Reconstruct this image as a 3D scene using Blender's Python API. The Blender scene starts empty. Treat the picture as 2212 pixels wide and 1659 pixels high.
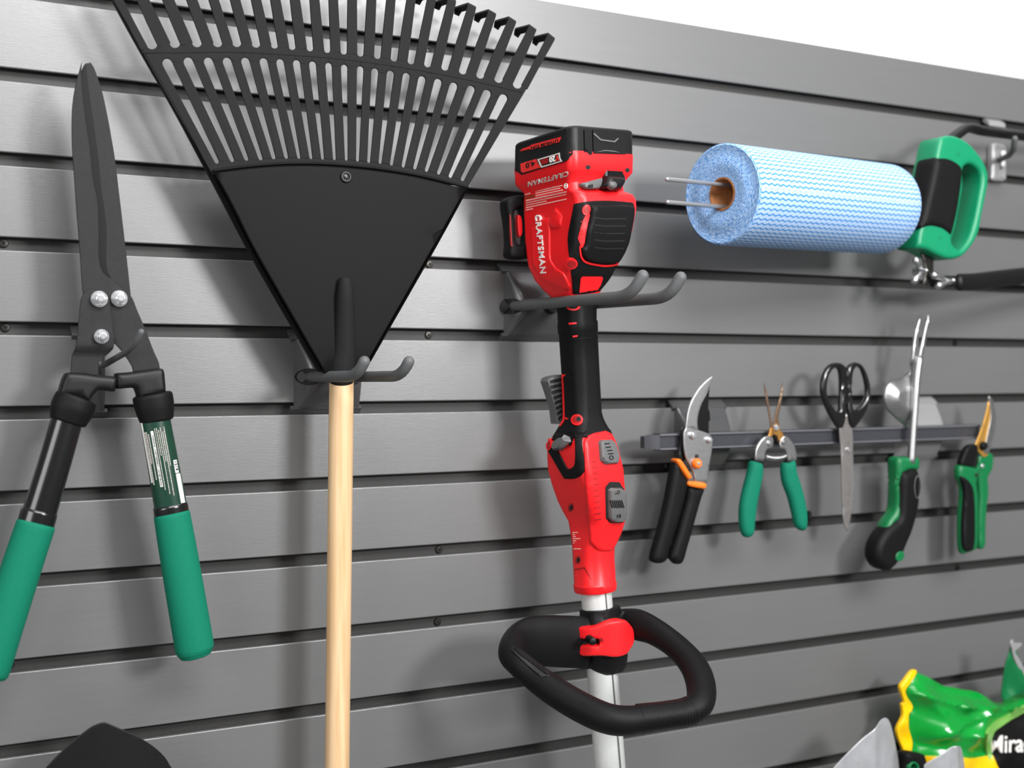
import bpy, bmesh, math, random
import numpy as np
from mathutils import Vector, Matrix
from mathutils.geometry import delaunay_2d_cdt
from mathutils.bvhtree import BVHTree

random.seed(7)
sc = bpy.context.scene
COL = sc.collection

# ------------------------------------------------------------------ camera
FP = 2600.0                       # focal length in pixels of the 2212 px frame
TH = math.atan(FP / 4990.0)       # the camera is turned this far from the wall's normal
CT, ST = math.cos(TH), math.sin(TH)
PITCH = 0.0762                    # groove spacing of the slat wall
DW = FP * PITCH * CT / 150.2      # distance camera - wall
HZ = 800.0
cam = bpy.data.cameras.new('camera')
cam.sensor_width = 36.0
cam.lens = FP * 36.0 / 2212.0
cam.shift_y = -29.5 / 2212.0
cam.clip_start = 0.05
cam.dof.use_dof = True
cam.dof.focus_distance = 1.16
cam.dof.aperture_fstop = 3.9
camo = bpy.data.objects.new('camera', cam)
COL.objects.link(camo)
camo.location = (0, -DW, 0)
camo.rotation_euler = (math.radians(90), 0, -TH)
sc.camera = camo

# ------------------------------------------------------------------ light
sc.view_settings.view_transform = 'Standard'
sc.view_settings.look = 'None'
sc.view_settings.gamma = 1.0
sc.view_settings.use_curve_mapping = False
sc.view_settings.exposure = 0.0
world = bpy.data.worlds.new('world')
sc.world = world
world.use_nodes = True
wb = world.node_tree.nodes['Background']
wb.inputs[0].default_value = (1.0, 1.0, 1.0, 1)
wb.inputs[1].default_value = 0.22

def area(name, loc, target, sx, sy, power, col=(1, 1, 1)):
    l = bpy.data.lights.new(name, 'AREA')
    l.shape = 'RECTANGLE'; l.size = sx; l.size_y = sy; l.energy = power; l.color = col
    o = bpy.data.objects.new(name, l); COL.objects.link(o)
    o.location = loc
    o.rotation_euler = (Vector(target) - Vector(loc)).to_track_quat('-Z', 'Y').to_euler()
    return o
area('window_light', (1.20, -2.1, 0.52), (0.5, 0, 0.1), 0.40, 0.3, 35)
area('ceiling_panel', (0.55, -1.8, 1.2), (0.45, 0, 0.3), 1.6, 0.55, 54)
area('left_fill', (-1.1, -1.5, 0.35), (0.75, -0.1, 0.05), 0.9, 0.9, 15)  # added fill to brighten left-facing sides, stands for no known source
area('overhead_lamp', (0.7, -0.65, 1.7), (0.7, -0.25, 0.0), 1.6, 0.4, 16)

# ------------------------------------------------------------------ pixel rays
def ray(u, v):
    a = (u - 1106.0) / FP
    return Vector((ST + CT * a, CT - ST * a, (HZ - v) / FP))
CAM = Vector((0, -DW, 0))
def W(u, v, d):                     # the point of the plane y = -d that the photo shows at (u, v)
    r = ray(u, v)
    return CAM + r * ((DW - d) / r.y)
def PXM(px, u, d):                  # length of px pixels at column u, distance d off the wall
    return px / FP * (DW - d) / ray(u, HZ).y
def crop(ox, oy, s):
    def f(*pts):
        out = []
        for p in pts:
            q = (ox + p[0] / s, oy + p[1] / s)
            out.append(q + tuple(p[2:]))
        return out
    return f
c1 = crop(0, 100, 2.765); c2 = crop(80, 560, 4.1475); c3 = crop(0, 840, 2.514)
c6 = crop(560, 540, 4.1475); c7 = crop(1050, 240, 3.687); c8 = crop(1130, 640, 3.95)
c9 = crop(1130, 900, 3.95); c10 = crop(1050, 1260, 4.158); c11 = crop(1420, 260, 3.687)
c12 = crop(1930, 240, 3.95); c13 = crop(1380, 780, 3.455); c14 = crop(1760, 660, 2.765)
c15 = crop(1780, 1360, 5.12); c16 = crop(80, 1480, 5.53)

# ------------------------------------------------------------------ materials
def s2l(c):
    return tuple(((x / 255.0) / 12.92 if x / 255.0 < 0.04045 else ((x / 255.0 + 0.055) / 1.055) ** 2.4) for x in c)
def mat(name, rgb, rough=0.5, metal=0.0, noise=0.0, nscale=300.0, bump=0.0, bscale=600.0, coat=0.0, spec=0.5, stretch=None, trans=0.0):
    m = bpy.data.materials.new(name); m.use_nodes = True
    nt = m.node_tree; b = nt.nodes['Principled BSDF']
    c = s2l(rgb) + (1,)
    b.inputs['Base Color'].default_value = c
    b.inputs['Roughness'].default_value = rough
    b.inputs['Metallic'].default_value = metal
    b.inputs['Specular IOR Level'].default_value = spec
    b.inputs['Coat Weight'].default_value = coat
    b.inputs['Coat Roughness'].default_value = 0.15
    tc = nt.nodes.new('ShaderNodeTexCoord'); mp = nt.nodes.new('ShaderNodeMapping')
    nt.links.new(tc.outputs['Object'], mp.inputs['Vector'])
    if stretch: mp.inputs['Scale'].default_value = stretch
    if noise > 0:
        n = nt.nodes.new('ShaderNodeTexNoise'); n.inputs['Scale'].default_value = nscale; n.inputs['Detail'].default_value = 4
        nt.links.new(mp.outputs[0], n.inputs['Vector'])
        r = nt.nodes.new('ShaderNodeMapRange')
        r.inputs['From Min'].default_value = 0.3; r.inputs['From Max'].default_value = 0.7
        r.inputs['To Min'].default_value = 1 - noise; r.inputs['To Max'].default_value = 1 + noise
        nt.links.new(n.outputs['Fac'], r.inputs['Value'])
        mx = nt.nodes.new('ShaderNodeMix'); mx.data_type = 'RGBA'; mx.blend_type = 'MULTIPLY'; mx.inputs[0].default_value = 1
        mx.inputs[6].default_value = c
        nt.links.new(r.outputs[0], mx.inputs[7])
        nt.links.new(mx.outputs[2], b.inputs['Base Color'])
    if bump > 0:
        n2 = nt.nodes.new('ShaderNodeTexNoise'); n2.inputs['Scale'].default_value = bscale; n2.inputs['Detail'].default_value = 3
        nt.links.new(mp.outputs[0], n2.inputs['Vector'])
        bp = nt.nodes.new('ShaderNodeBump'); bp.inputs['Strength'].default_value = bump; bp.inputs['Distance'].default_value = 0.001
        nt.links.new(n2.outputs['Fac'], bp.inputs['Height'])
        nt.links.new(bp.outputs[0], b.inputs['Normal'])
    return m
M = {}
M['slat'] = mat('grey_pvc', (100, 100, 100), 0.36, 0, 0.03, 60, 0.10, 500, spec=1.0, stretch=(0.15, 1, 4))
M['groove'] = mat('groove_grey', (46, 45, 44), 0.55, 0, 0.08, 300, 0.1, 900)
M['white'] = mat('white_paint', (240, 240, 240), 0.7, 0, 0.02, 30, 0.05, 300)
M['screw'] = mat('dark_screw', (60, 58, 55), 0.35, 0.8)
M['rakeplastic'] = mat('rake_plastic', (32, 32, 33), 0.65, 0, 0.06, 900, 0.1, 1500, spec=0.08)
M['rakebody'] = mat('rake_body_plastic', (15, 15, 16), 0.5, 0, 0.06, 900, 0.06, 900, spec=0.08)
M['black'] = mat('black_plastic', (13, 13, 14), 0.45, 0, 0.05, 700, 0.08, 1200, spec=0.3)
M['gloss'] = mat('gloss_black', (12, 12, 13), 0.22, 0, 0, 0, 0, 0, coat=0.5)
M['rubber'] = mat('black_rubber', (16, 16, 17), 0.5, 0, 0.08, 900, 0.2, 1500, spec=0.15)
M['deep'] = mat('deep_black', (6, 6, 6), 0.7)
M['blade'] = mat('coated_blade', (42, 42, 43), 0.62, 0, 0.08, 250, 0.08, 1500, spec=0.15)
M['edge'] = mat('blade_edge', (20, 20, 21), 0.55, 0, 0.05, 400, spec=0.15)
M['chrome'] = mat('chrome', (240, 241, 243), 0.2, 0.85)
M['steel'] = mat('brushed_steel', (190, 190, 190), 0.33, 1.0, 0.08, 80, 0.08, 500, stretch=(1, 1, 6))
M['alu'] = mat('aluminium_tube', (222, 224, 222), 0.38, 0.35, 0.03, 200)
M['hook'] = mat('hook_coating', (86, 87, 88), 0.55, 0, 0.06, 800, 0.15, 1500)
M['bracket'] = mat('bracket_grey', (84, 84, 85), 0.25, 0.2, 0.03, 300, 0.05, 900)
M['foam'] = mat('green_foam', (0, 110, 85), 0.75, 0, 0.05, 500, 0.25, 1800, spec=0.25)
M['green'] = mat('green_plastic', (0, 130, 88), 0.4, 0, 0.04, 300, 0.05, 900)
M['greenfelco'] = mat('green_plastic_dark', (0, 104, 56), 0.4, 0, 0.04, 300)
M['labelgreen'] = mat('label_dark_green', (12, 52, 38), 0.3, 0, 0.1, 200, coat=0.3)
M['labelwhite'] = mat('label_white', (235, 235, 230), 0.4)
M['inkwhite'] = mat('ink_white', (240, 236, 232), 0.5)
M['inkgrey'] = mat('ink_grey', (206, 196, 190), 0.5)
M['inkpink'] = mat('ink_fine', (245, 190, 180), 0.5)
M['inkblack'] = mat('ink_black', (14, 14, 14), 0.5)
M['inkbrown'] = mat('ink_brown', (140, 46, 20), 0.5)
M['red'] = mat('red_plastic', (232, 24, 30), 0.4, 0, 0.03, 300, 0.06, 1500)
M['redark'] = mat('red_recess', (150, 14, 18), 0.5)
M['redlabel'] = mat('red_label', (228, 44, 40), 0.4)
M['grey'] = mat('grey_button', (92, 92, 92), 0.45, 0, 0.05, 500, 0.05, 900)
M['cardboard'] = mat('cardboard', (150, 96, 52), 0.8, 0, 0.15, 150, 0.2, 400)
M['rod'] = mat('grey_rod', (170, 170, 172), 0.3, 0.7)
M['rail'] = mat('dark_rail', (66, 67, 72), 0.35, 0.3, 0.06, 200)
M['railedge'] = mat('rail_edge', (120, 120, 126), 0.35, 0.4)
M['orange'] = mat('orange_plastic', (240, 118, 28), 0.45)
M['brass'] = mat('brass_coated', (176, 128, 66), 0.4, 0.7, 0.15, 300)
M['bronzeblade'] = mat('bronze_steel', (120, 98, 80), 0.4, 0.7, 0.1, 300)
M['gold'] = mat('gold_blade', (212, 160, 78), 0.35, 0.7, 0.1, 300)
M['scissorsteel'] = mat('scissor_steel', (160, 156, 154), 0.38, 0.8, 0.08, 200)
M['trowel'] = mat('trowel_steel', (196, 197, 200), 0.35, 0.55, 0.1, 60, 0.1, 200)
M['palegrey'] = mat('pale_bracket', (150, 150, 150), 0.4, 0.2)
M['baggreen'] = mat('bag_green', (0, 140, 48), 0.22, 0, 0.05, 60, 0.0, 60, coat=0.3)
M['bagyellow'] = mat('bag_yellow', (240, 190, 0), 0.3, 0, 0.03, 60)
M['bagblack'] = mat('bag_black', (14, 13, 13), 0.45, spec=0.2)
M['baglime'] = mat('bag_lime', (120, 176, 84), 0.3)
M['shovel'] = mat('shovel_black', (20, 20, 21), 0.36, 0.2, 0.1, 60, 0.05, 500)

def wood_mat():
    m = bpy.data.materials.new('ash_wood'); m.use_nodes = True
    nt = m.node_tree; b = nt.nodes['Principled BSDF']; b.inputs['Roughness'].default_value = 0.42
    b.inputs['Coat Weight'].default_value = 0.15
    tc = nt.nodes.new('ShaderNodeTexCoord'); mp = nt.nodes.new('ShaderNodeMapping'); mp.inputs['Scale'].default_value = (1, 1, 0.04)
    n = nt.nodes.new('ShaderNodeTexNoise'); n.inputs['Scale'].default_value = 220; n.inputs['Detail'].default_value = 5
    n2 = nt.nodes.new('ShaderNodeTexNoise'); n2.inputs['Scale'].default_value = 14; n2.inputs['Detail'].default_value = 2
    r = nt.nodes.new('ShaderNodeValToRGB')
    r.color_ramp.elements[0].position = 0.3; r.color_ramp.elements[0].color = s2l((206, 164, 118)) + (1,)
    r.color_ramp.elements[1].position = 0.68; r.color_ramp.elements[1].color = s2l((228, 196, 154)) + (1,)
    mx = nt.nodes.new('ShaderNodeMix'); mx.data_type = 'RGBA'; mx.blend_type = 'MULTIPLY'; mx.inputs[0].default_value = 0.12
    nt.links.new(tc.outputs['Object'], mp.inputs[0]); nt.links.new(mp.outputs[0], n.inputs['Vector'])
    nt.links.new(tc.outputs['Object'], n2.inputs['Vector'])
    nt.links.new(n.outputs['Fac'], r.inputs[0]); nt.links.new(r.outputs[0], mx.inputs[6]); nt.links.new(n2.outputs['Fac'], mx.inputs[7])
    nt.links.new(mx.outputs[2], b.inputs['Base Color'])
    return m
M['wood'] = wood_mat()

def towel_mat():
    m = bpy.data.materials.new('wavy_blue_cloth'); m.use_nodes = True
    nt = m.node_tree; b = nt.nodes['Principled BSDF']; b.inputs['Roughness'].default_value = 0.9
    b.inputs['Specular IOR Level'].default_value = 0.15
    def mth(op, a, bb=None, c=None):
        n = nt.nodes.new('ShaderNodeMath'); n.operation = op
        for i, x in enumerate((a, bb, c)):
            if x is None: continue
            if isinstance(x, (int, float)): n.inputs[i].default_value = x
            else: nt.links.new(x, n.inputs[i])
        return n.outputs[0]
    uv = nt.nodes.new('ShaderNodeUVMap'); uv.uv_map = 'UVMap'
    sx = nt.nodes.new('ShaderNodeSeparateXYZ'); nt.links.new(uv.outputs[0], sx.inputs[0])
    ax, ci = sx.outputs[0], sx.outputs[1]
    nn = nt.nodes.new('ShaderNodeTexNoise'); nn.inputs['Scale'].default_value = 25
    nt.links.new(uv.outputs[0], nn.inputs['Vector'])
    wob = mth('MULTIPLY', nn.outputs['Fac'], 0.003)
    tri = mth('PINGPONG', mth('ADD', ax, wob), 0.0047)
    q = mth('ADD', ci, mth('MULTIPLY', tri, 0.42))
    f = mth('PINGPONG', q, 0.0029)
    lin = nt.nodes.new('ShaderNodeMapRange'); lin.interpolation_type = 'SMOOTHSTEP'
    lin.inputs['From Min'].default_value = 0.0005; lin.inputs['From Max'].default_value = 0.0013
    lin.inputs['To Min'].default_value = 1; lin.inputs['To Max'].default_value = 0
    nt.links.new(f, lin.inputs['Value'])
    n3 = nt.nodes.new('ShaderNodeTexNoise'); n3.inputs['Scale'].default_value = 420
    nt.links.new(uv.outputs[0], n3.inputs['Vector'])
    fac = mth('MULTIPLY', lin.outputs[0], mth('ADD', mth('MULTIPLY', n3.outputs['Fac'], 0.6), 0.62))
    mx = nt.nodes.new('ShaderNodeMix'); mx.data_type = 'RGBA'; mx.clamp_factor = True
    mx.inputs[6].default_value = s2l((166, 190, 222)) + (1,); mx.inputs[7].default_value = s2l((40, 122, 190)) + (1,)
    nt.links.new(fac, mx.inputs[0]); nt.links.new(mx.outputs[2], b.inputs['Base Color'])
    return m
M['towel'] = towel_mat()
def towel_end_mat():
    m = bpy.data.materials.new('rolled_cloth_edge'); m.use_nodes = True
    nt = m.node_tree; b = nt.nodes['Principled BSDF']; b.inputs['Roughness'].default_value = 0.95
    b.inputs['Specular IOR Level'].default_value = 0.1
    uv = nt.nodes.new('ShaderNodeUVMap'); uv.uv_map = 'UVMap'
    mp = nt.nodes.new('ShaderNodeMapping'); mp.inputs['Scale'].default_value = (900, 330, 1)
    v = nt.nodes.new('ShaderNodeTexNoise'); v.inputs['Scale'].default_value = 1.0; v.inputs['Detail'].default_value = 2
    nt.links.new(uv.outputs[0], mp.inputs[0]); nt.links.new(mp.outputs[0], v.inputs['Vector'])
    r = nt.nodes.new('ShaderNodeValToRGB')
    r.color_ramp.elements[0].position = 0.36; r.color_ramp.elements[0].color = s2l((84, 142, 208)) + (1,)
    r.color_ramp.elements[1].position = 0.62; r.color_ramp.elements[1].color = s2l((176, 208, 242)) + (1,)
    nt.links.new(v.outputs['Fac'], r.inputs[0]); nt.links.new(r.outputs[0], b.inputs['Base Color'])
    bp = nt.nodes.new('ShaderNodeBump'); bp.inputs['Strength'].default_value = 0.5; bp.inputs['Distance'].default_value = 0.002
    nt.links.new(v.outputs['Fac'], bp.inputs['Height']); nt.links.new(bp.outputs[0], b.inputs['Normal'])
    return m
M['towelend'] = towel_end_mat()

# ------------------------------------------------------------------ helpers
def wn(o):
    m = o.modifiers.new('weighted_normal', 'WEIGHTED_NORMAL'); m.mode = 'FACE_AREA'; m.weight = 80; m.keep_sharp = True
    return o
def link(name, me, m=None, parent=None, sharp=38):
    if m is not None and not len(me.materials): me.materials.append(m)
    me.polygons.foreach_set('use_smooth', [True] * len(me.polygons))
    if sharp is not None: me.set_sharp_from_angle(angle=math.radians(sharp))
    o = bpy.data.objects.new(name, me); COL.objects.link(o)
    if parent is not None:
        o.parent = parent
        if parent.type == 'EMPTY': o.matrix_parent_inverse = Matrix.Translation(-parent.location)
    return o
def mesh(name, vs, fs, m, parent=None, sharp=38):
    me = bpy.data.meshes.new(name)
    me.from_pydata([tuple(v) for v in vs], [], [tuple(f) for f in fs])
    me.update()
    bm = bmesh.new(); bm.from_mesh(me); bmesh.ops.recalc_face_normals(bm, faces=bm.faces); bm.to_mesh(me); bm.free()
    return link(name, me, m, parent, sharp)
def tag(o, label=None, cat=None, group=None, kind=None):
    if label: o['label'] = label
    if cat: o['category'] = cat
    if group: o['group'] = group
    if kind: o['kind'] = kind
    return o
def thing(name, loc, label, cat, group=None):
    o = bpy.data.objects.new(name, None); COL.objects.link(o); o.location = loc
    o.empty_display_size = 0.02
    return tag(o, label, cat, group)

def smooth_loop(pts, n=5):
    """Closed Catmull-Rom; a third value 1 on a point keeps it a corner."""
    P = [np.array(p[:2], float) for p in pts]; S = [len(p) > 2 and p[2] for p in pts]
    N = len(P); out = []
    for i in range(N):
        p1, p2 = P[i], P[(i + 1) % N]
        p0 = P[i - 1] if not S[i] else p1 - (p2 - p1)
        p3 = P[(i + 2) % N] if not S[(i + 1) % N] else p2 + (p2 - p1)
        if S[i] and S[(i + 1) % N]: out.append(p1); continue
        for k in range(n):
            t = k / n
            out.append(0.5 * ((2 * p1) + (-p0 + p2) * t + (2 * p0 - 5 * p1 + 4 * p2 - p3) * t * t + (-p0 + 3 * p1 - 3 * p2 + p3) * t ** 3))
    return [tuple(p) for p in out]
def sharp_loop(pts): return [tuple(p[:2]) for p in pts]
def ell(cx, cy, rx, ry, n=24, rot=0):
    return [(cx + rx * math.cos(2 * math.pi * k / n) * math.cos(rot) - ry * math.sin(2 * math.pi * k / n) * math.sin(rot),
             cy + rx * math.cos(2 * math.pi * k / n) * math.sin(rot) + ry * math.sin(2 * math.pi * k / n) * math.cos(rot)) for k in range(n)]

def inside(P, loops):
    r = np.zeros(len(P), bool)
    for L in loops:
        a = np.array(L); b = np.roll(a, -1, 0)
        for (x1, y1), (x2, y2) in zip(a, b):
            if y1 == y2: continue
            c = ((y1 > P[:, 1]) != (y2 > P[:, 1])) & (P[:, 0] < (x2 - x1) * (P[:, 1] - y1) / (y2 - y1) + x1)
            r ^= c
    return r
def bdist(P, loops):
    best = np.full(len(P), 1e9)
    for L in loops:
        a = np.array(L); b = np.roll(a, -1, 0); ab = b - a; l2 = (ab ** 2).sum(1) + 1e-18
        ap = P[:, None, :] - a[None]
        t = np.clip((ap * ab[None]).sum(2) / l2[None], 0, 1)
        dd = np.sqrt(((ap - t[..., None] * ab[None]) ** 2).sum(2)).min(1)
        best = np.minimum(best, dd)
    return best
def triangulate(loops, extra):
    """constrained Delaunay of loops + loose points; returns verts (Nx2), tris, original loop index ranges"""
    vs = []; es = []
    for L in loops:
        b = len(vs)
        vs += [Vector(p) for p in L]
        es += [(b + i, b + (i + 1) % len(L)) for i in range(len(L))]
    vs += [Vector(p) for p in extra]
    ov, oe, of, _, _, _ = delaunay_2d_cdt(vs, es, [], 0, 1e-9)
    P = np.array([tuple(v) for v in ov]); T = [tuple(f) for f in of]
    cen = np.array([P[list(f)].mean(0) for f in T])
    keep = inside(cen, loops)
    T = [f for f, k in zip(T, keep) if k]
    return P, T
def boundary(T):
    e = {}
    for f in T:
        n = len(f)
        for i in range(n):
            a, b = f[i], f[(i + 1) % n]
            if (b, a) in e: del e[(b, a)]
            else: e[(a, b)] = 1
    return list(e)
def interior(loops, R, step, rings=(0.08, 0.3, 0.62, 1.0)):
    """points on rings inside the outline plus a loose grid"""
    pts = []
    for L in loops:
        a = np.array(L); seg = np.roll(a, -1, 0) - a
        ln = np.sqrt((seg ** 2).sum(1)) + 1e-12
        nrm = np.stack([-seg[:, 1], seg[:, 0]], 1) / ln[:, None]
        vn = nrm + np.roll(nrm, 1, 0); vn /= (np.sqrt((vn ** 2).sum(1)) + 1e-12)[:, None]
        for s in (1, -1):
            for r in rings:
                c = a + vn * (s * r * R)
                ok = inside(c, loops)
                c = c[ok]
                if len(c):
                    dd = bdist(c, loops); c = c[dd > r * R * 0.93]
                    last = None
                    for q in c:
                        if last is None or np.hypot(*(q - last)) > max(r * R * 0.35, step * 0.12):
                            pts.append(tuple(q)); last = q
    A = np.concatenate([np.array(L) for L in loops]); lo, hi = A.min(0), A.max(0)
    gx = np.arange(lo[0] + step / 2, hi[0], step); gy = np.arange(lo[1] + step / 2, hi[1], step)
    if len(gx) and len(gy):
        G = np.array([(x + (step * 0.5 if j % 2 else 0), y) for j, y in enumerate(gy) for x in gx])
        G = G[inside(G, loops)]
        if len(G):
            G = G[bdist(G, loops) > R + step * 0.45]
            pts += [tuple(g) for g in G]
    return pts

def plate(name, loops, d, t, m, parent=None, R=0.0008, step=None, smooth=True, dfun=None, sub=4, prof=1.0, sharp=38):
    """A solid piece with its front at y=-d, t thick, all its rims rounded by R.
    loops in photo pixels at depth d. dfun(x, z, dist) -> extra outward bulge."""
    L = [smooth_loop(l, sub) if smooth else sharp_loop(l) for l in loops]
    L = [[(lambda w: (w.x, w.z))(W(u, v, d)) for u, v in l] for l in L]
    A = np.concatenate([np.array(l) for l in L]); size = (A.max(0) - A.min(0)).max()
    if step is None: step = max(size / 22, R * 0.8)
    R = min(R, t / 2)
    ex = interior(L, R, step)
    P, T = triangulate(L, ex)
    dist = bdist(P, L)
    x = np.clip(dist / R, 0, 1)
    hgt = R * (np.sqrt(np.clip(1 - (1 - x) ** 2, 0, 1)) - 1) * prof
    vs = []; n = len(P)
    for i in range(n):
        e = dfun(P[i][0], P[i][1], dist[i]) if dfun else 0
        vs.append((P[i][0], -(d + hgt[i] + e), P[i][1]))
    for i in range(n):
        e = dfun(P[i][0], P[i][1], dist[i]) if dfun else 0
        vs.append((P[i][0], -(d - t - hgt[i] + e), P[i][1]))
    fs = [f for f in T] + [tuple(n + i for i in reversed(f)) for f in T]
    for a, b in boundary(T): fs.append((b, a, n + a, n + b))
    o = mesh(name, vs, fs, m, parent, sharp)
    return wn(o) if R < 0.003 else o

def tube(name, path, m, parent=None, n=18, cap=True, up=Vector((0, 0, 1)), ends='round', sharp=50):
    """path: (point, r) or (point, r_side, r_up)"""
    pts = [Vector(p[0]) for p in path]; k = len(pts)
    secs = []
    for i in range(k):
        t = (pts[min(i + 1, k - 1)] - pts[max(i - 1, 0)]).normalized()
        s = t.cross(up)
        if s.length < 1e-4: s = t.cross(Vector((0, 1, 0)))
        s.normalize(); w = s.cross(t).normalized()
        rs = path[i][1]; ru = path[i][2] if len(path[i]) > 2 else rs
        secs.append((pts[i], s, w, rs, ru, t))
    if ends == 'round':
        f, l = secs[0], secs[-1]
        pre = [(f[0] - f[5] * min(f[3], f[4]) * math.sin(a), f[1], f[2], f[3] * math.cos(a), f[4] * math.cos(a), f[5]) for a in (1.35, 0.9, 0.45)]
        post = [(l[0] + l[5] * min(l[3], l[4]) * math.sin(a), l[1], l[2], l[3] * math.cos(a), l[4] * math.cos(a), l[5]) for a in (0.45, 0.9, 1.35)]
        secs = pre + secs + post
    elif ends == 'soft':
        f, l = secs[0], secs[-1]; q = 0.18
        pre = [(f[0] - f[5] * f[3] * q * math.sin(a), f[1], f[2], f[3] * (1 - q + q * math.cos(a)), f[4] * (1 - q + q * math.cos(a)), f[5]) for a in (1.5, 0.9, 0.45)]
        post = [(l[0] + l[5] * l[3] * q * math.sin(a), l[1], l[2], l[3] * (1 - q + q * math.cos(a)), l[4] * (1 - q + q * math.cos(a)), l[5]) for a in (0.45, 0.9, 1.5)]
        secs = pre + secs + post
    vs = []; fs = []
    for (p, s, w, rs, ru, t) in secs:
        for j in range(n):
            a = 2 * math.pi * j / n
            vs.append(p + s * (rs * math.cos(a)) + w * (ru * math.sin(a)))
    K = len(secs)
    for i in range(K - 1):
        for j in range(n):
            fs.append((i * n + j, i * n + (j + 1) % n, (i + 1) * n + (j + 1) % n, (i + 1) * n + j))
    if cap:
        fs.append(tuple(range(n))[::-1]); fs.append(tuple((K - 1) * n + j for j in range(n)))
    return mesh(name, vs, fs, m, parent, sharp)
def spline(ctrl, n=6):
    """open Catmull-Rom over tuples (vectors with radii appended as floats)"""
    A = [np.array(c, float) for c in ctrl]; out = []
    for i in range(len(A) - 1):
        p0 = A[max(i - 1, 0)]; p1 = A[i]; p2 = A[i + 1]; p3 = A[min(i + 2, len(A) - 1)]
        for k in range(n):
            t = k / n
            out.append(0.5 * ((2 * p1) + (-p0 + p2) * t + (2 * p0 - 5 * p1 + 4 * p2 - p3) * t * t + (-p0 + 3 * p1 - 3 * p2 + p3) * t ** 3))
    out.append(A[-1])
    return [tuple([Vector(o[:3])] + [float(x) for x in o[3:]]) for o in out]
def loft(name, secs, m, parent=None, cap=True, sharp=38):
    n = len(secs[0]); vs = [p for s in secs for p in s]; fs = []
    for i in range(len(secs) - 1):
        for j in range(n):
            fs.append((i * n + j, i * n + (j + 1) % n, (i + 1) * n + (j + 1) % n, (i + 1) * n + j))
    if cap: fs.append(tuple(range(n))[::-1]); fs.append(tuple((len(secs) - 1) * n + j for j in range(n)))
    return mesh(name, vs, fs, m, parent, sharp)
def lathe(name, origin, axis, prof, m, parent=None, n=24, sharp=38, sides=None):
    """prof: (distance along axis, radius)"""
    ax = Vector(axis).normalized(); s = ax.cross(Vector((0, 0, 1)))
    if s.length < 1e-3: s = Vector((1, 0, 0))
    s.normalize(); w = ax.cross(s); n = sides or n
    secs = [[Vector(origin) + ax * h + s * (r * math.cos(2 * math.pi * j / n)) + w * (r * math.sin(2 * math.pi * j / n)) for j in range(n)] for h, r in prof]
    return loft(name, secs, m, parent, True, sharp)
def bvh_of(o, mod=False):
    me = o.data
    return BVHTree.FromPolygons([v.co.copy() for v in me.vertices], [tuple(p.vertices) for p in me.polygons])
def bvh_multi(obs):
    vs = []; fs = []
    for o in obs:
        b = len(vs); vs += [v.co.copy() for v in o.data.vertices]; fs += [tuple(b + i for i in p.vertices) for p in o.data.polygons]
    return BVHTree.FromPolygons(vs, fs)
def hit(bv, u, v, zdef):
    r = ray(u, v).normalized()
    loc, nor, idx, dist = bv.ray_cast(CAM, r)
    if loc is None:
        p = CAM + r * zdef
        loc, nor, idx, dist = bv.find_nearest(p)
    if nor.dot(r) > 0: nor = -nor
    return loc, nor
def decal(name, loops, bv, m, parent, off=0.0006, step=6.0, smooth=True, sub=4, sink=0.0008, tri=None, R=0.0, zdef=1.2, ret=False):
    """A skin of constant height lying on another surface, cut to an outline."""
    if tri is None:
        L = [smooth_loop(l, sub) if smooth else sharp_loop(l) for l in loops]
        # split long straight edges
        L2 = []
        for l in L:
            o = []
            for i in range(len(l)):
                a = np.array(l[i]); b = np.array(l[(i + 1) % len(l)]); k = max(1, int(np.hypot(*(b - a)) / step))
                o += [tuple(a + (b - a) * j / k) for j in range(k)]
            L2.append(o)
        L = L2
        ex = interior(L, R if R > 0 else step * 0.35, step, rings=(0.1, 0.35, 0.7, 1.0) if R > 0 else (1.0,))
        P, T = triangulate(L, ex)
        dist = bdist(P, L)
    else:
        P, T = tri; dist = np.full(len(P), 1e3)
    vs = []; bot = []
    for i, (u, v) in enumerate(P):
        loc, nor = hit(bv, u, v, zdef)
        h = off
        if R > 0:
            x = min(dist[i] / R, 1); h = off * math.sqrt(max(0, 1 - (1 - x) ** 2))
        vs.append(loc + nor * h); bot.append(loc - nor * sink)
    n = len(vs)
    fs = [tuple(f) for f in T]
    for a, b in boundary(T): fs.append((b, a, n + a, n + b))
    return wn(mesh(name, vs + bot, fs, m, parent, 50))

def text_tri(s, bold=0.0, res=3, space=1.0, shear=0.0):
    cu = bpy.data.curves.new('t', 'FONT'); cu.body = s; cu.offset = bold; cu.resolution_u = res; cu.space_character = space; cu.shear = shear
    ob = bpy.data.objects.new('t', cu); COL.objects.link(ob)
    bpy.context.view_layer.update()
    me = bpy.data.meshes.new_from_object(ob)
    P = np.array([v.co[:2] for v in me.vertices]); T = []
    for p in me.polygons:
        T.append(tuple(p.vertices))
    bpy.data.objects.remove(ob); bpy.data.curves.remove(cu); bpy.data.meshes.remove(me)
    lo, hi = P.min(0), P.max(0)
    return (P - lo) / (hi - lo), T
def text_px(s, o, xv, yv, **k):
    P, T = text_tri(s, **k)
    Q = np.array([(o[0] + xv[0] * x + yv[0] * y, o[1] + xv[1] * x + yv[1] * y) for x, y in P])
    return Q, T
def write(name, s, o, xv, yv, bv, m, parent, off=0.0005, **k):
    return decal(name, None, bv, m, parent, off=off, sink=0.0, tri=text_px(s, o, xv, yv, **k))
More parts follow.
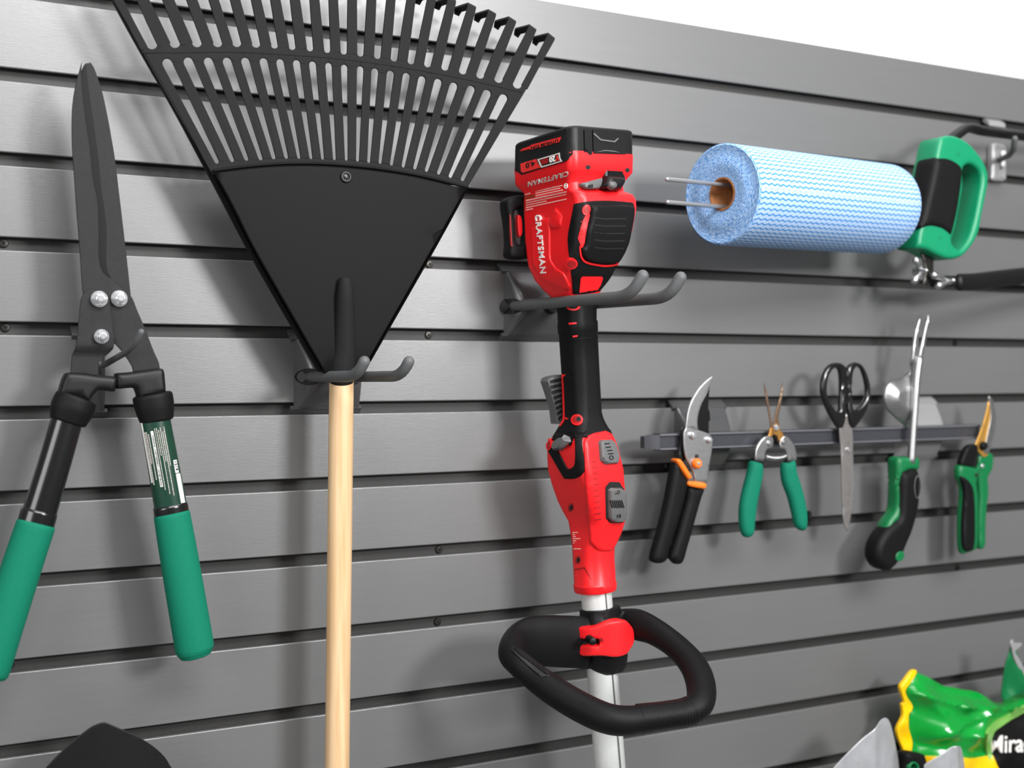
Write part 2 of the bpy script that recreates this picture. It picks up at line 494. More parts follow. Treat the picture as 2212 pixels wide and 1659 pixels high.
def bars(name, rows, bv, m, parent, off=0.0004):
    """tiny print too small to read: short dashes; rows of (u0,v0,u1,v1,height)"""
    Ps = []; Ts = []
    for (u0, v0, u1, v1, h) in rows:
        x = 0.0
        ln = math.hypot(u1 - u0, v1 - v0)
        dx, dy = (u1 - u0) / ln, (v1 - v0) / ln; nx, ny = -dy, dx
        while x < ln:
            w = random.uniform(2.0, 6.0); e = min(x + w, ln); b = len(Ps)
            for (a, c) in ((x, 0), (e, 0), (e, h), (x, h)): Ps.append((u0 + dx * a + nx * c, v0 + dy * a + ny * c))
            Ts.append((b, b + 1, b + 2, b + 3)); x = e + random.uniform(0.7, 1.3)
    return decal(name, None, bv, m, parent, off=off, sink=0.0, tri=(np.array(Ps), Ts))

# ================================================================== THE WALL
TZ = lambda k: 0.0437 + (4 - k) * PITCH       # underside of the slat above groove k
GH = 0.0117
XA, XB = -0.7, 2.4
wall = bpy.data.objects.new('wall_back', None); COL.objects.link(wall); tag(wall, kind='structure')
tag(wall, label='grey slatted storage wall panel with dark horizontal grooves')
def extrude_x(name, prof, m, parent, x0=XA, x1=XB, segs=1):
    n = len(prof); vs = []; fs = []
    for s in range(segs + 1):
        x = x0 + (x1 - x0) * s / segs
        vs += [(x, y, z) for y, z in prof]
    for s in range(segs):
        for j in range(n): fs.append((s * n + j, s * n + (j + 1) % n, (s + 1) * n + (j + 1) % n, (s + 1) * n + j))
    fs.append(tuple(range(n))); fs.append(tuple(segs * n + j for j in range(n))[::-1])
    return wn(mesh(name, vs, fs, m, parent, 45))
LIP = 0.0032; BACK = 0.0115; CAV = 0.007
slat_me = None
def slat_profile(z0, z1):
    r = 0.0013; P = []
    for a in (0, 30, 60, 90): P.append((r - r * math.cos(math.radians(a)), z1 - r + r * math.sin(math.radians(a))))
    P += [(LIP, z1), (LIP, z1 - CAV), (BACK, z1 - CAV), (BACK, z0 + CAV), (LIP, z0 + CAV), (LIP, z0)]
    for a in (90, 60, 30, 0): P.append((r - r * math.cos(math.radians(a)), z0 + r - r * math.sin(math.radians(a))))
    return P
H = PITCH - GH
for k in range(1, 15):
    z0 = TZ(k)
    if slat_me is None:
        o = extrude_x('slat', slat_profile(0, H), M['slat'], wall); slat_me = o.data
    else:
        o = wn(bpy.data.objects.new('slat', slat_me)); COL.objects.link(o); o.parent = wall
    o.location = (0, 0, z0)
extrude_x('top_board', slat_profile(TZ(0), 0.411), M['slat'], wall)
extrude_x('backing_board', [(BACK - 0.0003, TZ(15)), (BACK + 0.004, TZ(15)), (BACK + 0.004, 0.405), (BACK - 0.0003, 0.405)], M['groove'], wall)
for (u, v) in ((7, 526), (11, 708), (165, 703), (927, 571), (925, 724), (947, 1187), (944, 1343), (924, 106), (2062, 741), (2067, 1226), (20, 1436)):
    p = W(u, v, -BACK)
    s = lathe('screw', (p.x, p.y, p.z), (0, -1, 0), [(0, 0.0042), (0.0012, 0.0042), (0.0022, 0.0036), (0.0024, 0.002)], M['screw'], wall, 16)
    for a in (0.5, 0.5 + math.pi / 2):
        q = [Vector((p.x + math.cos(a) * i * 0.0024 - math.sin(a) * j * 0.0005, p.y - 0.0026 - (0.0002 if kk else 0), p.z + math.sin(a) * i * 0.0024 + math.cos(a) * j * 0.0005)) for kk in (0, 1) for i, j in ((-1, -1), (1, -1), (1, 1), (-1, 1))]
        mesh('cross_recess', q, [(0, 1, 2, 3), (4, 5, 6, 7), (0, 1, 5, 4), (1, 2, 6, 5), (2, 3, 7, 6), (3, 0, 4, 7)], M['deep'], s)
w2 = mesh('wall_upper', [(XA, 0.016, -1.6), (XB, 0.016, -1.6), (XB, 0.016, 1.6), (XA, 0.016, 1.6), (XA, 0.1, -1.6), (XB, 0.1, -1.6), (XB, 0.1, 1.6), (XA, 0.1, 1.6)],
          [(0, 1, 2, 3), (4, 5, 6, 7), (0, 1, 5, 4), (1, 2, 6, 5), (2, 3, 7, 6), (3, 0, 4, 7)], M['white'])
tag(w2, 'plain white wall above the grey slat panel', kind='structure')

# ================================================================== HOOK BRACKETS
def bracket(parent, XL, XR, zt, zb, depth, m, inset=1.0, name='bracket_plate', peak=0.55):
    secs = []
    n = 15
    for i in range(n):
        s = i / (n - 1); z = zt + (zb - zt) * s
        k = s / peak * 0.5 if s < peak else 0.5 + (s - peak) / (1 - peak) * 0.5
        p = 0.0035 + depth * math.sin(math.pi * k) ** 1.2
        ins = min(p * inset, (XR - XL) * 0.3); r = p * 0.3
        prof = [(XL, 0.0), (XL + ins * 0.35, -p * 0.55), (XL + ins * 0.75, -p * 0.88), (XL + ins, -p), (XL + ins * 1.3 + 0.002, -p * 1.03),
                ((XL + XR) / 2, -p * 1.08), (XR - ins * .4 - 0.004, -p * 1.03), (XR - ins * .3 - .001, -p), (XR - ins * 0.2, -p * 0.88), (XR - ins * 0.1, -p * 0.55), (XR, 0.0)]
        secs.append([Vector((x, y + 0.0002, z)) for x, y in prof])
    o = loft(name, secs, m, parent, True, 60)
    # clips that hook into the grooves
    for z, s in ((zt, 1), (zb, -1)):
        vs = []
        prof = [(-0.0045, z - s * 0.001), (0.002, z + s * 0.0045), (0.0075, z + s * 0.0085), (0.0085, z + s * 0.006), (0.004, z + s * 0.002), (-0.0015, z - s * 0.004)]
        extrude_x('groove_clip', prof, m, parent, XL - 0.004, XR + 0.002)
    return o
def prongs(parent, base, bend, tip, off, r, m, count=2, r0=None):
    b, c, t = W(*base), W(*bend), W(*tip)
    res = []
    for i in range(count):
        o = Vector((off * i, 0, 0))
        mid = c + (t - c).normalized() * 0.0 
        e1 = c + (b - c).normalized() * 0.022; e2 = c + (t - c).normalized() * 0.014
        ctrl = [tuple(b) + (r0 or r * 0.8,), tuple(b + (e1 - b) * 0.12) + (r,), tuple(b + (e1 - b) * 0.5) + (r,), tuple(e1) + (r,)]
        path = spline([tuple(Vector(q[:3]) + o) + (q[3],) for q in ctrl], 4)
        arc = []
        for k in range(1, 7):
            s = k / 7; p = e1 * (1 - s) ** 2 + c * 2 * s * (1 - s) + e2 * s * s
            arc.append((p + o, r))
        path += arc + [(e2 + o, r), (t + o, r)]
        res.append(tube('prong', path, m, parent, 20, ends='round'))
    return res
def hookset(name, label, group, XL, XR, k, base, bend, tip, tip2u, r, depth=0.017, count=2, inset=0.8, m='bracket', holes=True):
    zt = TZ(k) - GH + 0.001; zb = TZ(k + 1) - GH * 0.6
    t = thing(name, ((XL + XR) / 2, 0, zb), label, 'hook', group)
    br = bracket(t, XL, XR, zt, zb, depth, M[m], inset)
    off = 0.0
    if count > 1:
        t2 = W(tip2u, tip[1], tip[2]); off = t2.x - W(*tip).x
    prongs(t, base, bend, tip, off, r, M['hook'], count)
    if holes:
        bv = bvh_of(br)
        u, v = base[0], base[1]
        for i in range(count):
            p = W(*base) + Vector((off * i, 0, 0))
            pts = []
            for a in range(20):
                an = 2 * math.pi * a / 20
                pts.append(Vector((p.x + 0.0105 * math.cos(an), -0.08, p.z + 0.0085 * math.sin(an))))
            vs = []; 
            for q in pts + [Vector((p.x, -0.08, p.z))]:
                loc, nor, _, _ = bv.ray_cast(q, Vector((0, 1, 0)))
                if loc is None: loc = Vector((q.x, -0.004, q.z))
                vs.append(loc + Vector((0, -0.0007, 0)))
            n = 20; back = [v + Vector((0, 0.0015, 0)) for v in vs[:n]]
            fs = [(j, (j + 1) % n, n) for j in range(n)] + [(j, (j + 1) % n, n + 1 + (j + 1) % n, n + 1 + j) for j in range(n)]
            mesh('socket_hole', vs + back, fs, M['deep'], t)
    return t

hk1 = hookset('double_hook', 'dark grey double hook carrying the black leaf rake', None, W(634, 800, 0).x, W(774, 800, 0).x, 4,
              (668, 814, 0.016), (772, 813, 0.135), (787, 781, 0.142), 883, PXM(12.5, 780, .14))
hk2 = hookset('double_hook', 'dark grey long double hook carrying the red string trimmer', None, W(1088, 650, 0).x, W(1212, 650, 0).x, 3,
              (1110, 661, 0.016), (1362, 640, 0.215), (1388, 596, 0.225), 1470, PXM(13.5, 1380, .22))
hk3 = hookset('single_hook', 'small grey hook with one prong holding the hedge shears', None, W(164, 800, 0).x, W(226, 800, 0).x, 4,
              (222, 790, 0.018), (288, 752, 0.088), (305, 717, 0.10), 0, PXM(7, 300, .09), count=1, depth=0.012, holes=False)

# ================================================================== LEAF RAKE
rd = 0.070
rk = thing('leaf_rake', W(728, 2300, 0.06), 'black plastic leaf rake with wooden handle hanging head up', 'rake')
lowtop = [(357,127),(403,124),(447,124),(488,124),(528,124),(568,125),(604,127),(640,129),(675,132),(710,135),(744,139),(779,142.5),(811,147),(845,152),(880,157),(914,164),(949,170),(983,178),(1021,185),(1056,194),(1092,204)]
lowbot = [(471,353),(504,350),(534.5,347),(565,346),(593,344),(620,343),(647,343),(673,343.6),(698,345),(723.5,346),(749,347),(773,349),(797,352),(821.5,354),(846,358),(871,362),(896,366),(921,371),(947,377),(972,384),(998,391)]
upbot = [(334,105),(383,102.5),(430,101),(474,101),(515,101),(556,102.5),(595,104.6),(633,107.6),(671,110.6),(708,114),(743.4,117.5),(779,122),(815.4,127),(851,132.6),(887.5,138.6),(923,145),(960,152),(998,160),(1035,169),(1074,178),(1114,190)]
def slot(top, bot, wt, wb):
    a = math.atan2(top[1] - bot[1], top[0] - bot[0]); L = []
    d = (math.cos(a), math.sin(a))
    tc = (top[0] - d[0] * wt, top[1] - d[1] * wt); bc = (bot[0] + d[0] * wb, bot[1] + d[1] * wb)
    for k in range(7):
        t = a - math.pi / 2 + math.pi * k / 6; L.append((tc[0] + wt * math.cos(t), tc[1] + wt * math.sin(t)))
    for k in range(5):
        t = a + math.pi / 2 + math.pi * k / 4; L.append((bc[0] + wb * math.cos(t), bc[1] + wb * math.sin(t)))
    return L
holes = []
dirs = []
for i in range(21):
    f = abs(i - 9.5) / 11
    holes.append(slot(lowtop[i], lowbot[i], 7.2 + (4.2 if i < 10 else 2.6) * f, 3.4 + 1.0 * f + (0.6 if i < 6 else 0)))
    a = np.array(lowtop[i], float) - np.array(lowbot[i], float); dirs.append(a / -a[1])    # per pixel upward
def extdir(k):      # tine k = 0..21 lies between slot k-1 and k
    if k == 0: return dirs[0] * 1.0 + (dirs[0] - dirs[1]) * 0.5
    if k == 21: return dirs[20] + (dirs[20] - dirs[19]) * 0.6
    return (dirs[k - 1] + dirs[k]) / 2
def atv(p, d, v): return (p[0] + d[0] * (p[1] - v), v)
# outline of the slotted sheet, with U notches where the tines part
uw = [10.5 - 3.2 * math.sin(math.pi * i / 20) + (1.6 if i < 6 else 0) for i in range(21)]
out = [(458, 374), (303, 103)]
stub = []
for i in range(21):
    b = upbot[i]; d = dirs[i] / np.hypot(*dirs[i]); a = math.atan2(d[1], d[0]); r = uw[i]
    c = (b[0] + d[0] * r, b[1] + d[1] * r)
    e = 5.0
    left = (c[0] + r * math.cos(a - math.pi / 2) + d[0] * e, c[1] + r * math.sin(a - math.pi / 2) + d[1] * e)
    right = (c[0] + r * math.cos(a + math.pi / 2) + d[0] * e, c[1] + r * math.sin(a + math.pi / 2) + d[1] * e)
    arc = [(c[0] + r * math.cos(a - math.pi / 2 - math.pi * k / 8), c[1] + r * math.sin(a - math.pi / 2 - math.pi * k / 8)) for k in range(9)]
    stub.append((left, right))
    if i == 0: 
        ld = extdir(0); l0 = (303 - (ld[0]) * (103 - left[1]), left[1]); l0 = (303 + ld[0] * (103 - left[1]), left[1]); out.append(l0)
    out += [left] + arc + [right]
rd_ = extdir(21)
r_edge = (1139 + 0.60 * (190 - stub[20][1][1]), stub[20][1][1])
out += [r_edge, (1139, 190), (1012, 402), (900, 395), (747, 372), (600, 372)]
plate('slotted_sheet', [out] + holes, rd, 0.0024, M['rakeplastic'], rk, R=0.0004, step=0.02, smooth=False, sharp=30)
# raised cross rib
rib_pts = [(309, 113), (383, 113), (515, 112), (671, 121), (779, 132), (887, 148), (998, 169), (1126, 198)]
for dv in (0,):
    path = spline([tuple(W(u, v + dv, rd + 0.0001)) + (0.0012,) for u, v in rib_pts], 5)
    tube('cross_rib', [(p[0] + Vector((0, 0.0009, 0)), p[1] * 1.0) for p in path], M['rakeplastic'], rk, 8)
# tines
def tine(k):
    if k == 0: L, Rr = (out[2]), stub[0][0]
    elif k == 21: L, Rr = stub[20][1], r_edge
    else: L, Rr = stub[k - 1][1], stub[k][0]
    d = extdir(k)
    f = (k - 11) / 11.0
    a, b = W(L[0], L[1], rd), W(Rr[0], Rr[1], rd)
    mid = (a + b) / 2; wdt = (b - a).length * 0.98
    base_px = ((L[0] + Rr[0]) / 2, (L[1] + Rr[1]) / 2)
    nx = (base_px[0] + d[0] * 40, base_px[1] - 40)
    dw = (W(nx[0], nx[1], rd) - W(base_px[0], base_px[1], rd)).normalized()
    ln = 0.0625 + 0.010 * (1 - f * f)
    tip = mid + dw * ln
    side = dw.cross(Vector((0, 1, 0))).normalized()
    if side.x < 0: side = -side
    P = [(mid - dw * 0.004, Vector((0, 1, 0)), wdt), (mid + dw * 0.02, Vector((0, 1, 0)), wdt * 0.99), (tip - dw * 0.006, Vector((0, 1, 0)), 0.0088)]
    for an in (15, 35, 55, 75, 90):
        q = math.radians(an)
        P.append((tip - dw * 0.006 + dw * (0.006 * math.sin(q)) + Vector((0, 0.006 * (1 - math.cos(q)), 0)), Vector((0, math.cos(q), 0)) - dw * math.sin(q), 0.0088))
    e = P[-1][0]; P.append((e + Vector((0, 0.030, 0.004)), -dw, 0.0085)); P.append((e + Vector((0, 0.034, 0.0)), -dw, 0.006))
    vs = []; fs = []
    th = 0.0022
    for p, nb, w in P:
        vs += [p - side * w / 2, p + side * w / 2, p + side * w / 2 + nb * th, p - side * w / 2 + nb * th]
    for i in range(len(P) - 1):
        for j in range(4): fs.append((i * 4 + j, i * 4 + (j + 1) % 4, i * 4 + 4 + (j + 1) % 4, i * 4 + 4 + j))
    fs += [(0, 1, 2, 3), tuple(len(vs) - 4 + j for j in range(4))]
    mesh('tine', vs, fs, M['rakeplastic'], rk, 30)
for k in range(22): tine(k)
body_px = [(464, 374, 1), (520, 366), (600, 359), (680, 358), (747, 362), (830, 371), (920, 387), (1007, 408, 1), (940, 528), (860, 668), (798, 776, 1), (780, 806, 1), (706, 806, 1), (690, 784, 1), (610, 645), (548, 536), (505, 450)]
bod = plate('rake_body', [body_px], rd + 0.003, 0.014, M['rakebody'], rk, R=0.0016, step=0.012, dfun=lambda x, z, dd: 0.0)
bvb = bvh_of(bod)
# side flange that runs on up the outer tine
path = spline([tuple(W(u, v, rd - 0.006)) + (0.0015, 0.006) for u, v in ((690, 800), (560, 578), (455, 380), (380, 240), (300, 100), (246, 2))], 4)
tube('edge_flange', path, M['rakebody'], rk, 8, up=Vector((0, 1, 0)))
path = spline([tuple(W(u, v, rd - 0.004)) + (0.0012, 0.005) for u, v in ((797, 780), (940, 530), (1008, 405))], 4)
tube('edge_flange', path, M['rakebody'], rk, 8, up=Vector((0, 1, 0)))
# rolled lip along the upper rim of the body
path = spline([tuple(W(u, v - 5, rd + 0.0015)) + (0.0014,) for u, v in ((462, 374), (520, 366), (600, 359), (680, 358), (747, 362), (830, 371), (920, 387), (1009, 410))], 5)
tube('body_lip', path, M['rakebody'], rk, 10)
rv = W(747, 382, rd + 0.003)
lathe('rivet', rv, (0, -1, 0), [(-0.001, 0.0058), (0.0012, 0.0058), (0.0020, 0.0050), (0.0020, 0.0034), (0.0008, 0.0028), (0.0008, 0.001)], M['black'], rk, 20)
lathe('rivet_pin', rv, (0, -1, 0), [(0.0, 0.0024), (0.0014, 0.0024), (0.0018, 0.0012)], M['screw'], rk, 12)
hd = 0.062
sock = [(745.5, 612, 15), (745.3, 640, 19), (744.5, 690, 22), (742.6, 757, 26), (739, 785, 28), (738, 802, 28.5), (737.5, 813, 28.5)]
path = spline([tuple(W(u, v, hd + 0.0022 + 0.0125 * max(0, min(1, (828 - v) / 200)))) + (PXM(r, u, hd), PXM(r, u, hd) * 1.0) for u, v, r in sock], 4)
tube('handle_socket', path, M['rakeplastic'], rk, 32, up=Vector((0, 1, 0)), ends='round')
path = [(W(737.6 - (v - 830) * 0.0115, v, hd), PXM(26.5, 737, hd)) for v in range(800, 2400, 200)]
hnd = tube('wooden_handle', path, M['wood'], rk, 36, up=Vector((0, 1, 0)), ends='soft')

# ================================================================== HEDGE SHEARS
sd = 0.066
sh = thing('hedge_shears', W(230, 1400, sd), 'black hedge shears with green foam grips hanging open, blades up', 'shears')
bladeL = [(177,134,1),(167,169),(159,208),(155.5,252),(156,317),(161,389),(166,462),(172,534),(178,624),(184,650,1),(230,690,1),(246,740,1),(263,758),(273,772),(285,791),(288.6,806,1),(346,799,1),(343,782),(333,760),(321,729),(311.5,704.7),(297,671),(285,642),(270.5,627.5),(249,611),(235,599),(224,590),(217,575),(213,552),(213.5,525),(213,498),(211.6,443.6),(206,410),(201,389),(193.5,317),(183,245),(176,172)]
plate('blade', [bladeL], sd, 0.003, M['blade'], sh, R=0.0006, step=0.01)
bladeR = [(191,136,1),(197,136),(205,150),(211.6,169),(221,198),(231.5,245),(242,302.5),(249,346),(258.6,425.5),(269.4,516),(276,575),(283,640,1),(240,668,1),(195,660,1),(205,600),(195,500),(180,389),(175,317),(170,245),(172,172),(182,140)]
plate('blade', [bladeR], sd - 0.0034, 0.003, M['blade'], sh, R=0.0006, step=0.01)
strip = c1((512,110),(520,180),(540,330),(565,500),(590,700),(604,850),(622,960),(636,1100),(634,1250),(640,1330),(662,1385,1),(560,1350,1),(540,1000),(500,700),(470,400),(480,200))
plate('cutting_edge', [strip], sd - 0.0031, 0.001, M['edge'], sh, R=0.0003, step=0.01)
plL = [(183.7,630),(175,647),(171.6,676),(167,729),(163,753),(157.6,770),(155,801),(153.5,812,1),(215,815,1),(215.5,787),(222,778),(239,761),(246,750),(246,729),(242,695),(238,661),(235.5,640),(224.7,631),(200.5,626)]
zb1, zb2 = W(200, 748, sd).z, W(200, 768, sd).z
def bendL(x, z, dd):
    s = min(max((zb1 - z) / (zb1 - zb2), 0), 1); return -0.006 * s * s * (3 - 2 * s)
plate('handle_tang', [plL], sd + 0.0034, 0.003, M['blade'], sh, R=0.0006, step=0.003, dfun=bendL)
for (u, v, r) in ((214, 646, 18), (257, 645, 18), (219, 727, 16)):
    p = W(u, v, sd + (0.0036 if u < 240 else 0.0002)); R_ = PXM(r, u, sd)
    b = lathe('bolt', p, (0, -1, 0), [(0, R_), (0.0012, R_), (0.0016, R_ * 0.96)], M['chrome'], sh, 24)
    lathe('hex_nut', p, (0, -1, 0), [(0.001, R_ * 0.88), (0.0062, R_ * 0.9), (0.0068, R_ * 0.82)], M['chrome'], b, sides=6, sharp=20)
    lathe('nut_collar', p, (0, -1, 0), [(0.0062, R_ * 0.66), (0.0084, R_ * 0.64), (0.0092, R_ * 0.54), (0.0088, R_ * 0.44)], M['chrome'], b, 20)
    lathe('bolt_end', p, (0, -1, 0), [(0.0085, R_ * 0.42), (0.0104, R_ * 0.42), (0.011, R_ * 0.34)], M['chrome'], b, 16)
blkL = [(150,805),(180,806),(215,811),(250,814),(255,823),(252,838),(247,846),(217.5,843),(208,849),(199,861),(195,873,1),(128,854,1),(131,837),(140,812)]
blkR = [(287,803.5),(320,799),(347,796),(356,801),(359,825),(361,851,1),(302,864,1),(297,846),(290,838),(262,840),(255,838),(252,824),(253,808),(270,805)]
plate('bumper_block', [blkL], sd + 0.006, 0.020, M['black'], sh, R=0.0045, step=0.004)
plate('bumper_block', [blkR], sd + 0.0055, 0.020, M['black'], sh, R=0.0045, step=0.004)
def shear_handle(axis, side):
    """axis: pixel points along the handle with half widths"""
    def seg(name, pts, m, ends='soft', sq=1.0, n=28, par=sh):
        path = spline([tuple(W(u, v, sd - 0.002 if dd is None else dd)) + (PXM(r, u, sd), PXM(r, u, sd) * sq) for u, v, r, dd in pts], 5)
        return tube(name, path, m, par, n, up=Vector((0, 1, 0)), ends=ends)
    return seg
seg = shear_handle(None, 0)
seg('collar', [(164, 864, 45, None), (156, 884, 46, None), (148, 907, 40, None)], M['rubber'], 'soft', 0.72)
seg('collar', [(330, 858, 43, None), (334, 880, 42, None), (338, 904, 37, None)], M['rubber'], 'soft', 0.72)
seg('handle_tube', [(150, 890, 33, None), (115, 1010, 34.5, None), (79, 1128, 36, None)], M['gloss'], 'soft', 0.72)
tR = seg('handle_tube', [(333, 895, 32, None), (352, 1000, 33.5, None), (371, 1108, 35, None)], M['labelgreen'], 'soft', 0.72)
seg('end_ring', [(84.5, 1108, 38.5, None), (78, 1130, 39, None)], M['gloss'], 'soft', 0.74)
seg('end_ring', [(368.5, 1095, 37, None), (371, 1110, 37.5, None)], M['gloss'], 'soft', 0.74)
seg('foam_grip', [(77, 1135, 41, None), (50, 1215, 42, None), (10, 1340, 43, None), (-22, 1440, 44, None), (-27, 1455, 41, None)], M['foam'], 'soft', 0.85, 32)
seg('foam_grip', [(371.5, 1113, 38.5, None), (383, 1180, 40, None), (400, 1280, 41, None), (418, 1385, 41.5, None), (421, 1404, 40, None), (422.5, 1412, 35, None)], M['foam'], 'soft', 0.85, 32)
# printed label on the right tube
bt = bvh_of(tR)
ax = np.array([371 - 333, 1108 - 895.0]); ax /= np.hypot(*ax); nx = np.array([ax[1], -ax[0]])   # along, across (to the right)
def lab(s, c): return (333 + ax[0] * (s - 895) / 1.0 + nx[0] * c, 895 + ax[1] * (s - 895) + nx[1] * c)
def lrect(s0, s1, c0_, c1_): return [lab(s0, c0_) + (1,), lab(s1, c0_) + (1,), lab(s1, c1_) + (1,), lab(s0, c1_) + (1,)]
decal('label_border', [lrect(905, 1040, -31.5, -29)], bt, M['labelwhite'], tR, smooth=False, off=0.0003, step=5)
decal('warning_strip', [lrect(930, 1052, -14, -8.5)], bt, M['labelwhite'], tR, smooth=False, off=0.0003, step=5)
o_ = lab(938, -13); e_ = lab(1050, -13)
write('warning_text', 'WARNING | AVERTISSEMENT | ADVERTENCIA', o_, (e_[0] - o_[0], e_[1] - o_[1]), (nx[0] * 3.6, nx[1] * 3.6), bt, M['inkblack'], tR, off=0.0007, bold=0.02)
rows = []
for i, (s0, s1, c) in enumerate(((935, 1035, -19), (930, 1000, -23), (930, 1045, -26), (925, 1060, -4), (925, 985, 0), (930, 1070, 4), (925, 1000, 8), (935, 1075, 12), (925, 1010, 16))):
    a = lab(s0, c); b = lab(s1, c); rows.append((a[0], a[1], b[0], b[1], 1.3))
bars('fine_print', rows, bt, M['inkgrey'], tR)
decal('lot_sticker', [lrect(1000, 1028, 23, 30)], bt, M['labelwhite'], tR, smooth=False, off=0.0003, step=4)
o_ = lab(1003, 24); 
write('lot_number', '1219', o_, (ax[0] * 20, ax[1] * 20), (nx[0] * 5, nx[1] * 5), bt, M['inkblack'], tR, off=0.0007, bold=0.02)
decal('barcode_sticker', [lrect(1030, 1094, 23.5, 32)], bt, M['labelwhite'], tR, smooth=False, off=0.0003, step=4)

# ================================================================== SHOVEL (lower left)
shd = 0.075
shv = thing('shovel', W(235, 2100, shd), 'black round-point shovel blade standing point up, lower left corner', 'shovel')
shv_px = [(223,1558),(205,1564),(188.5,1574),(152,1605),(116,1643),(90,1680),(72,1740),(66,1830),(72,1930),(95,1985),(150,2010),(235,2020),(330,2010),(385,1985),(412,1930),(418,1830),(408,1740),(385,1680),(371,1659),(357,1637),(333,1614),(300.6,1592),(261,1573),(236,1562)]
cx_ = W(238, 1800, shd)
def dish(x, z, dd): return -0.9 * ((x - cx_.x) ** 2) * (1 if 1 else 0) - 1.2 * 0 + 0.0
def dish(x, z, dd):
    q = (x - cx_.x) / 0.075
    return -0.016 * (q * q) + 0.02 * math.exp(-(q * 4) ** 2) * max(0, min(1, (W(238, 1700, shd).z - z) / 0.1)) + 0.004
plate('shovel_blade', [shv_px], shd, 0.002, M['shovel'], shv, R=0.0007, step=0.006, dfun=dish)
path = [(W(238, v, shd - 0.004), 0.019) for v in (1990, 2100, 2250)]
tube('socket', path, M['shovel'], shv, 24, up=Vector((0, 1, 0)), ends='soft')
path = [(W(238, v, shd - 0.004), 0.0165) for v in (2200, 2500, 2900)]
tube('shovel_handle', path, M['wood'], shv, 24, up=Vector((0, 1, 0)), ends='soft')

# ================================================================== STRING TRIMMER
td = 0.100
tr = thing('string_trimmer', W(1330, 2300, td), 'red and black cordless string trimmer hanging battery up on long hooks', 'string trimmer')
PH = math.radians(9.5)
EO = Vector((math.sin(PH), -math.cos(PH), 0)); ER = Vector((math.cos(PH), math.sin(PH), 0))
KO, KR = math.sin(math.radians(40)), math.cos(math.radians(40))
def sec(v, ul, ur, asp=1.13, rho=0.25, n=48, tilt=0.075, dd=None, grow=0.0):
    dd = td if dd is None else dd
    uc = (ul + ur) / 2; C_ = W(uc, v, dd); e = PXM((ur - ul) / 2, uc, dd) + grow
    B_ = e / (KO * (asp - rho) + KR * (1 - rho) + rho); A_ = B_ * asp; r = B_ * rho
    pts = []
    for j in range(n):
        q = j // (n // 4); a = 2 * math.pi * (j + 0.5 * 0) / n
        k = (j % (n // 4)) / (n // 4 - 1) if n // 4 > 1 else 0
        sa = (1, -1, -1, 1)[q]; sb = (1, 1, -1, -1)[q]
        an = math.pi / 2 * (q + k)
        a_ = sa * (A_ - r) + r * math.cos(an); b_ = sb * (B_ - r) + r * math.sin(an)
        p = C_ + EO * a_ + ER * b_
        p.z += tilt * (KO * a_ + KR * b_)
        pts.append(p)
    return pts
bat = loft('battery_pack', [sec(297, 1124, 1353, 1.13, .22), sec(296, 1119, 1358, 1.13, .22), sec(299, 1114, 1363, 1.13, .22), sec(303, 1112, 1364.5, 1.13, .22), sec(356, 1112, 1364.5, 1.13, .22)], M['black'], tr)
rec = loft('battery_receiver', [sec(349, 1111, 1365.5, 1.13, .22), sec(352, 1110, 1366, 1.13, .22), sec(386, 1112, 1365, 1.13, .22), sec(391, 1116, 1361, 1.13, .22), sec(405, 1130, 1347, 1.13, .24), sec(410, 1131, 1346, 1.13, .24)], M['red'], tr)
hou = loft('motor_housing', [sec(v, a, b, asp, rho) for v, a, b, asp, rho in (
    (402, 1133, 1344, 1.13, .24), (425, 1131, 1346, 1.15, .24), (434, 1131, 1366, 1.18, .25), (446, 1131, 1372, 1.2, .25), (462, 1132, 1373, 1.2, .25), (511, 1134, 1364, 1.2, .25), (540, 1137, 1355, 1.18, .26),
    (567, 1141, 1339, 1.15, .28), (600, 1156, 1321, 1.1, .32), (622, 1174, 1304, 1.0, .4), (640, 1192, 1294, 1, .55), (650, 1202, 1289, 1, .75))], M['red'], tr)
grp = loft('grip', [sec(v, a, b, 1.0, rho) for v, a, b, rho in ((636, 1196, 1294, .6), (650, 1202, 1289, .75), (694, 1205, 1289, .75), (697, 1204, 1291, .75), (717, 1205, 1292, .75), (720, 1207, 1291, .7), (782, 1211, 1294, .7), (842, 1215, 1297, .7), (893, 1216, 1300, .65), (908, 1212, 1304, .6), (922, 1204, 1311, .5), (940, 1192, 1322, .4), (952, 1188, 1325, .35))], M['rubber'], tr)
lhs = loft('switch_housing', [sec(v, a, b, asp, rho) for v, a, b, asp, rho in (
    (930, 1202, 1312, 1.0, .45), (942, 1190, 1322, 1.0, .36), (958, 1182, 1330, 1.05, .32), (985, 1182, 1338, 1.05, .3), (1012, 1184, 1343, 1.1, .3), (1042, 1192, 1347, 1.15, .3), (1077, 1204, 1349, 1.2, .3),
    (1100, 1215, 1350, 1.2, .32), (1123, 1228, 1349, 1.1, .38), (1146, 1232, 1342, 1.0, .5), (1178, 1236, 1328, 1, .7), (1204, 1237, 1327, 1, .8), (1258, 1240, 1330, 1, .85), (1261, 1238, 1332, 1, .85), (1273, 1240, 1332, 1, .85), (1277, 1242, 1330, 1, .85))], M['red'], tr)
bb, br_, bh, bg, bl = (bvh_of(x) for x in (bat, rec, hou, grp, lhs))
D = decal
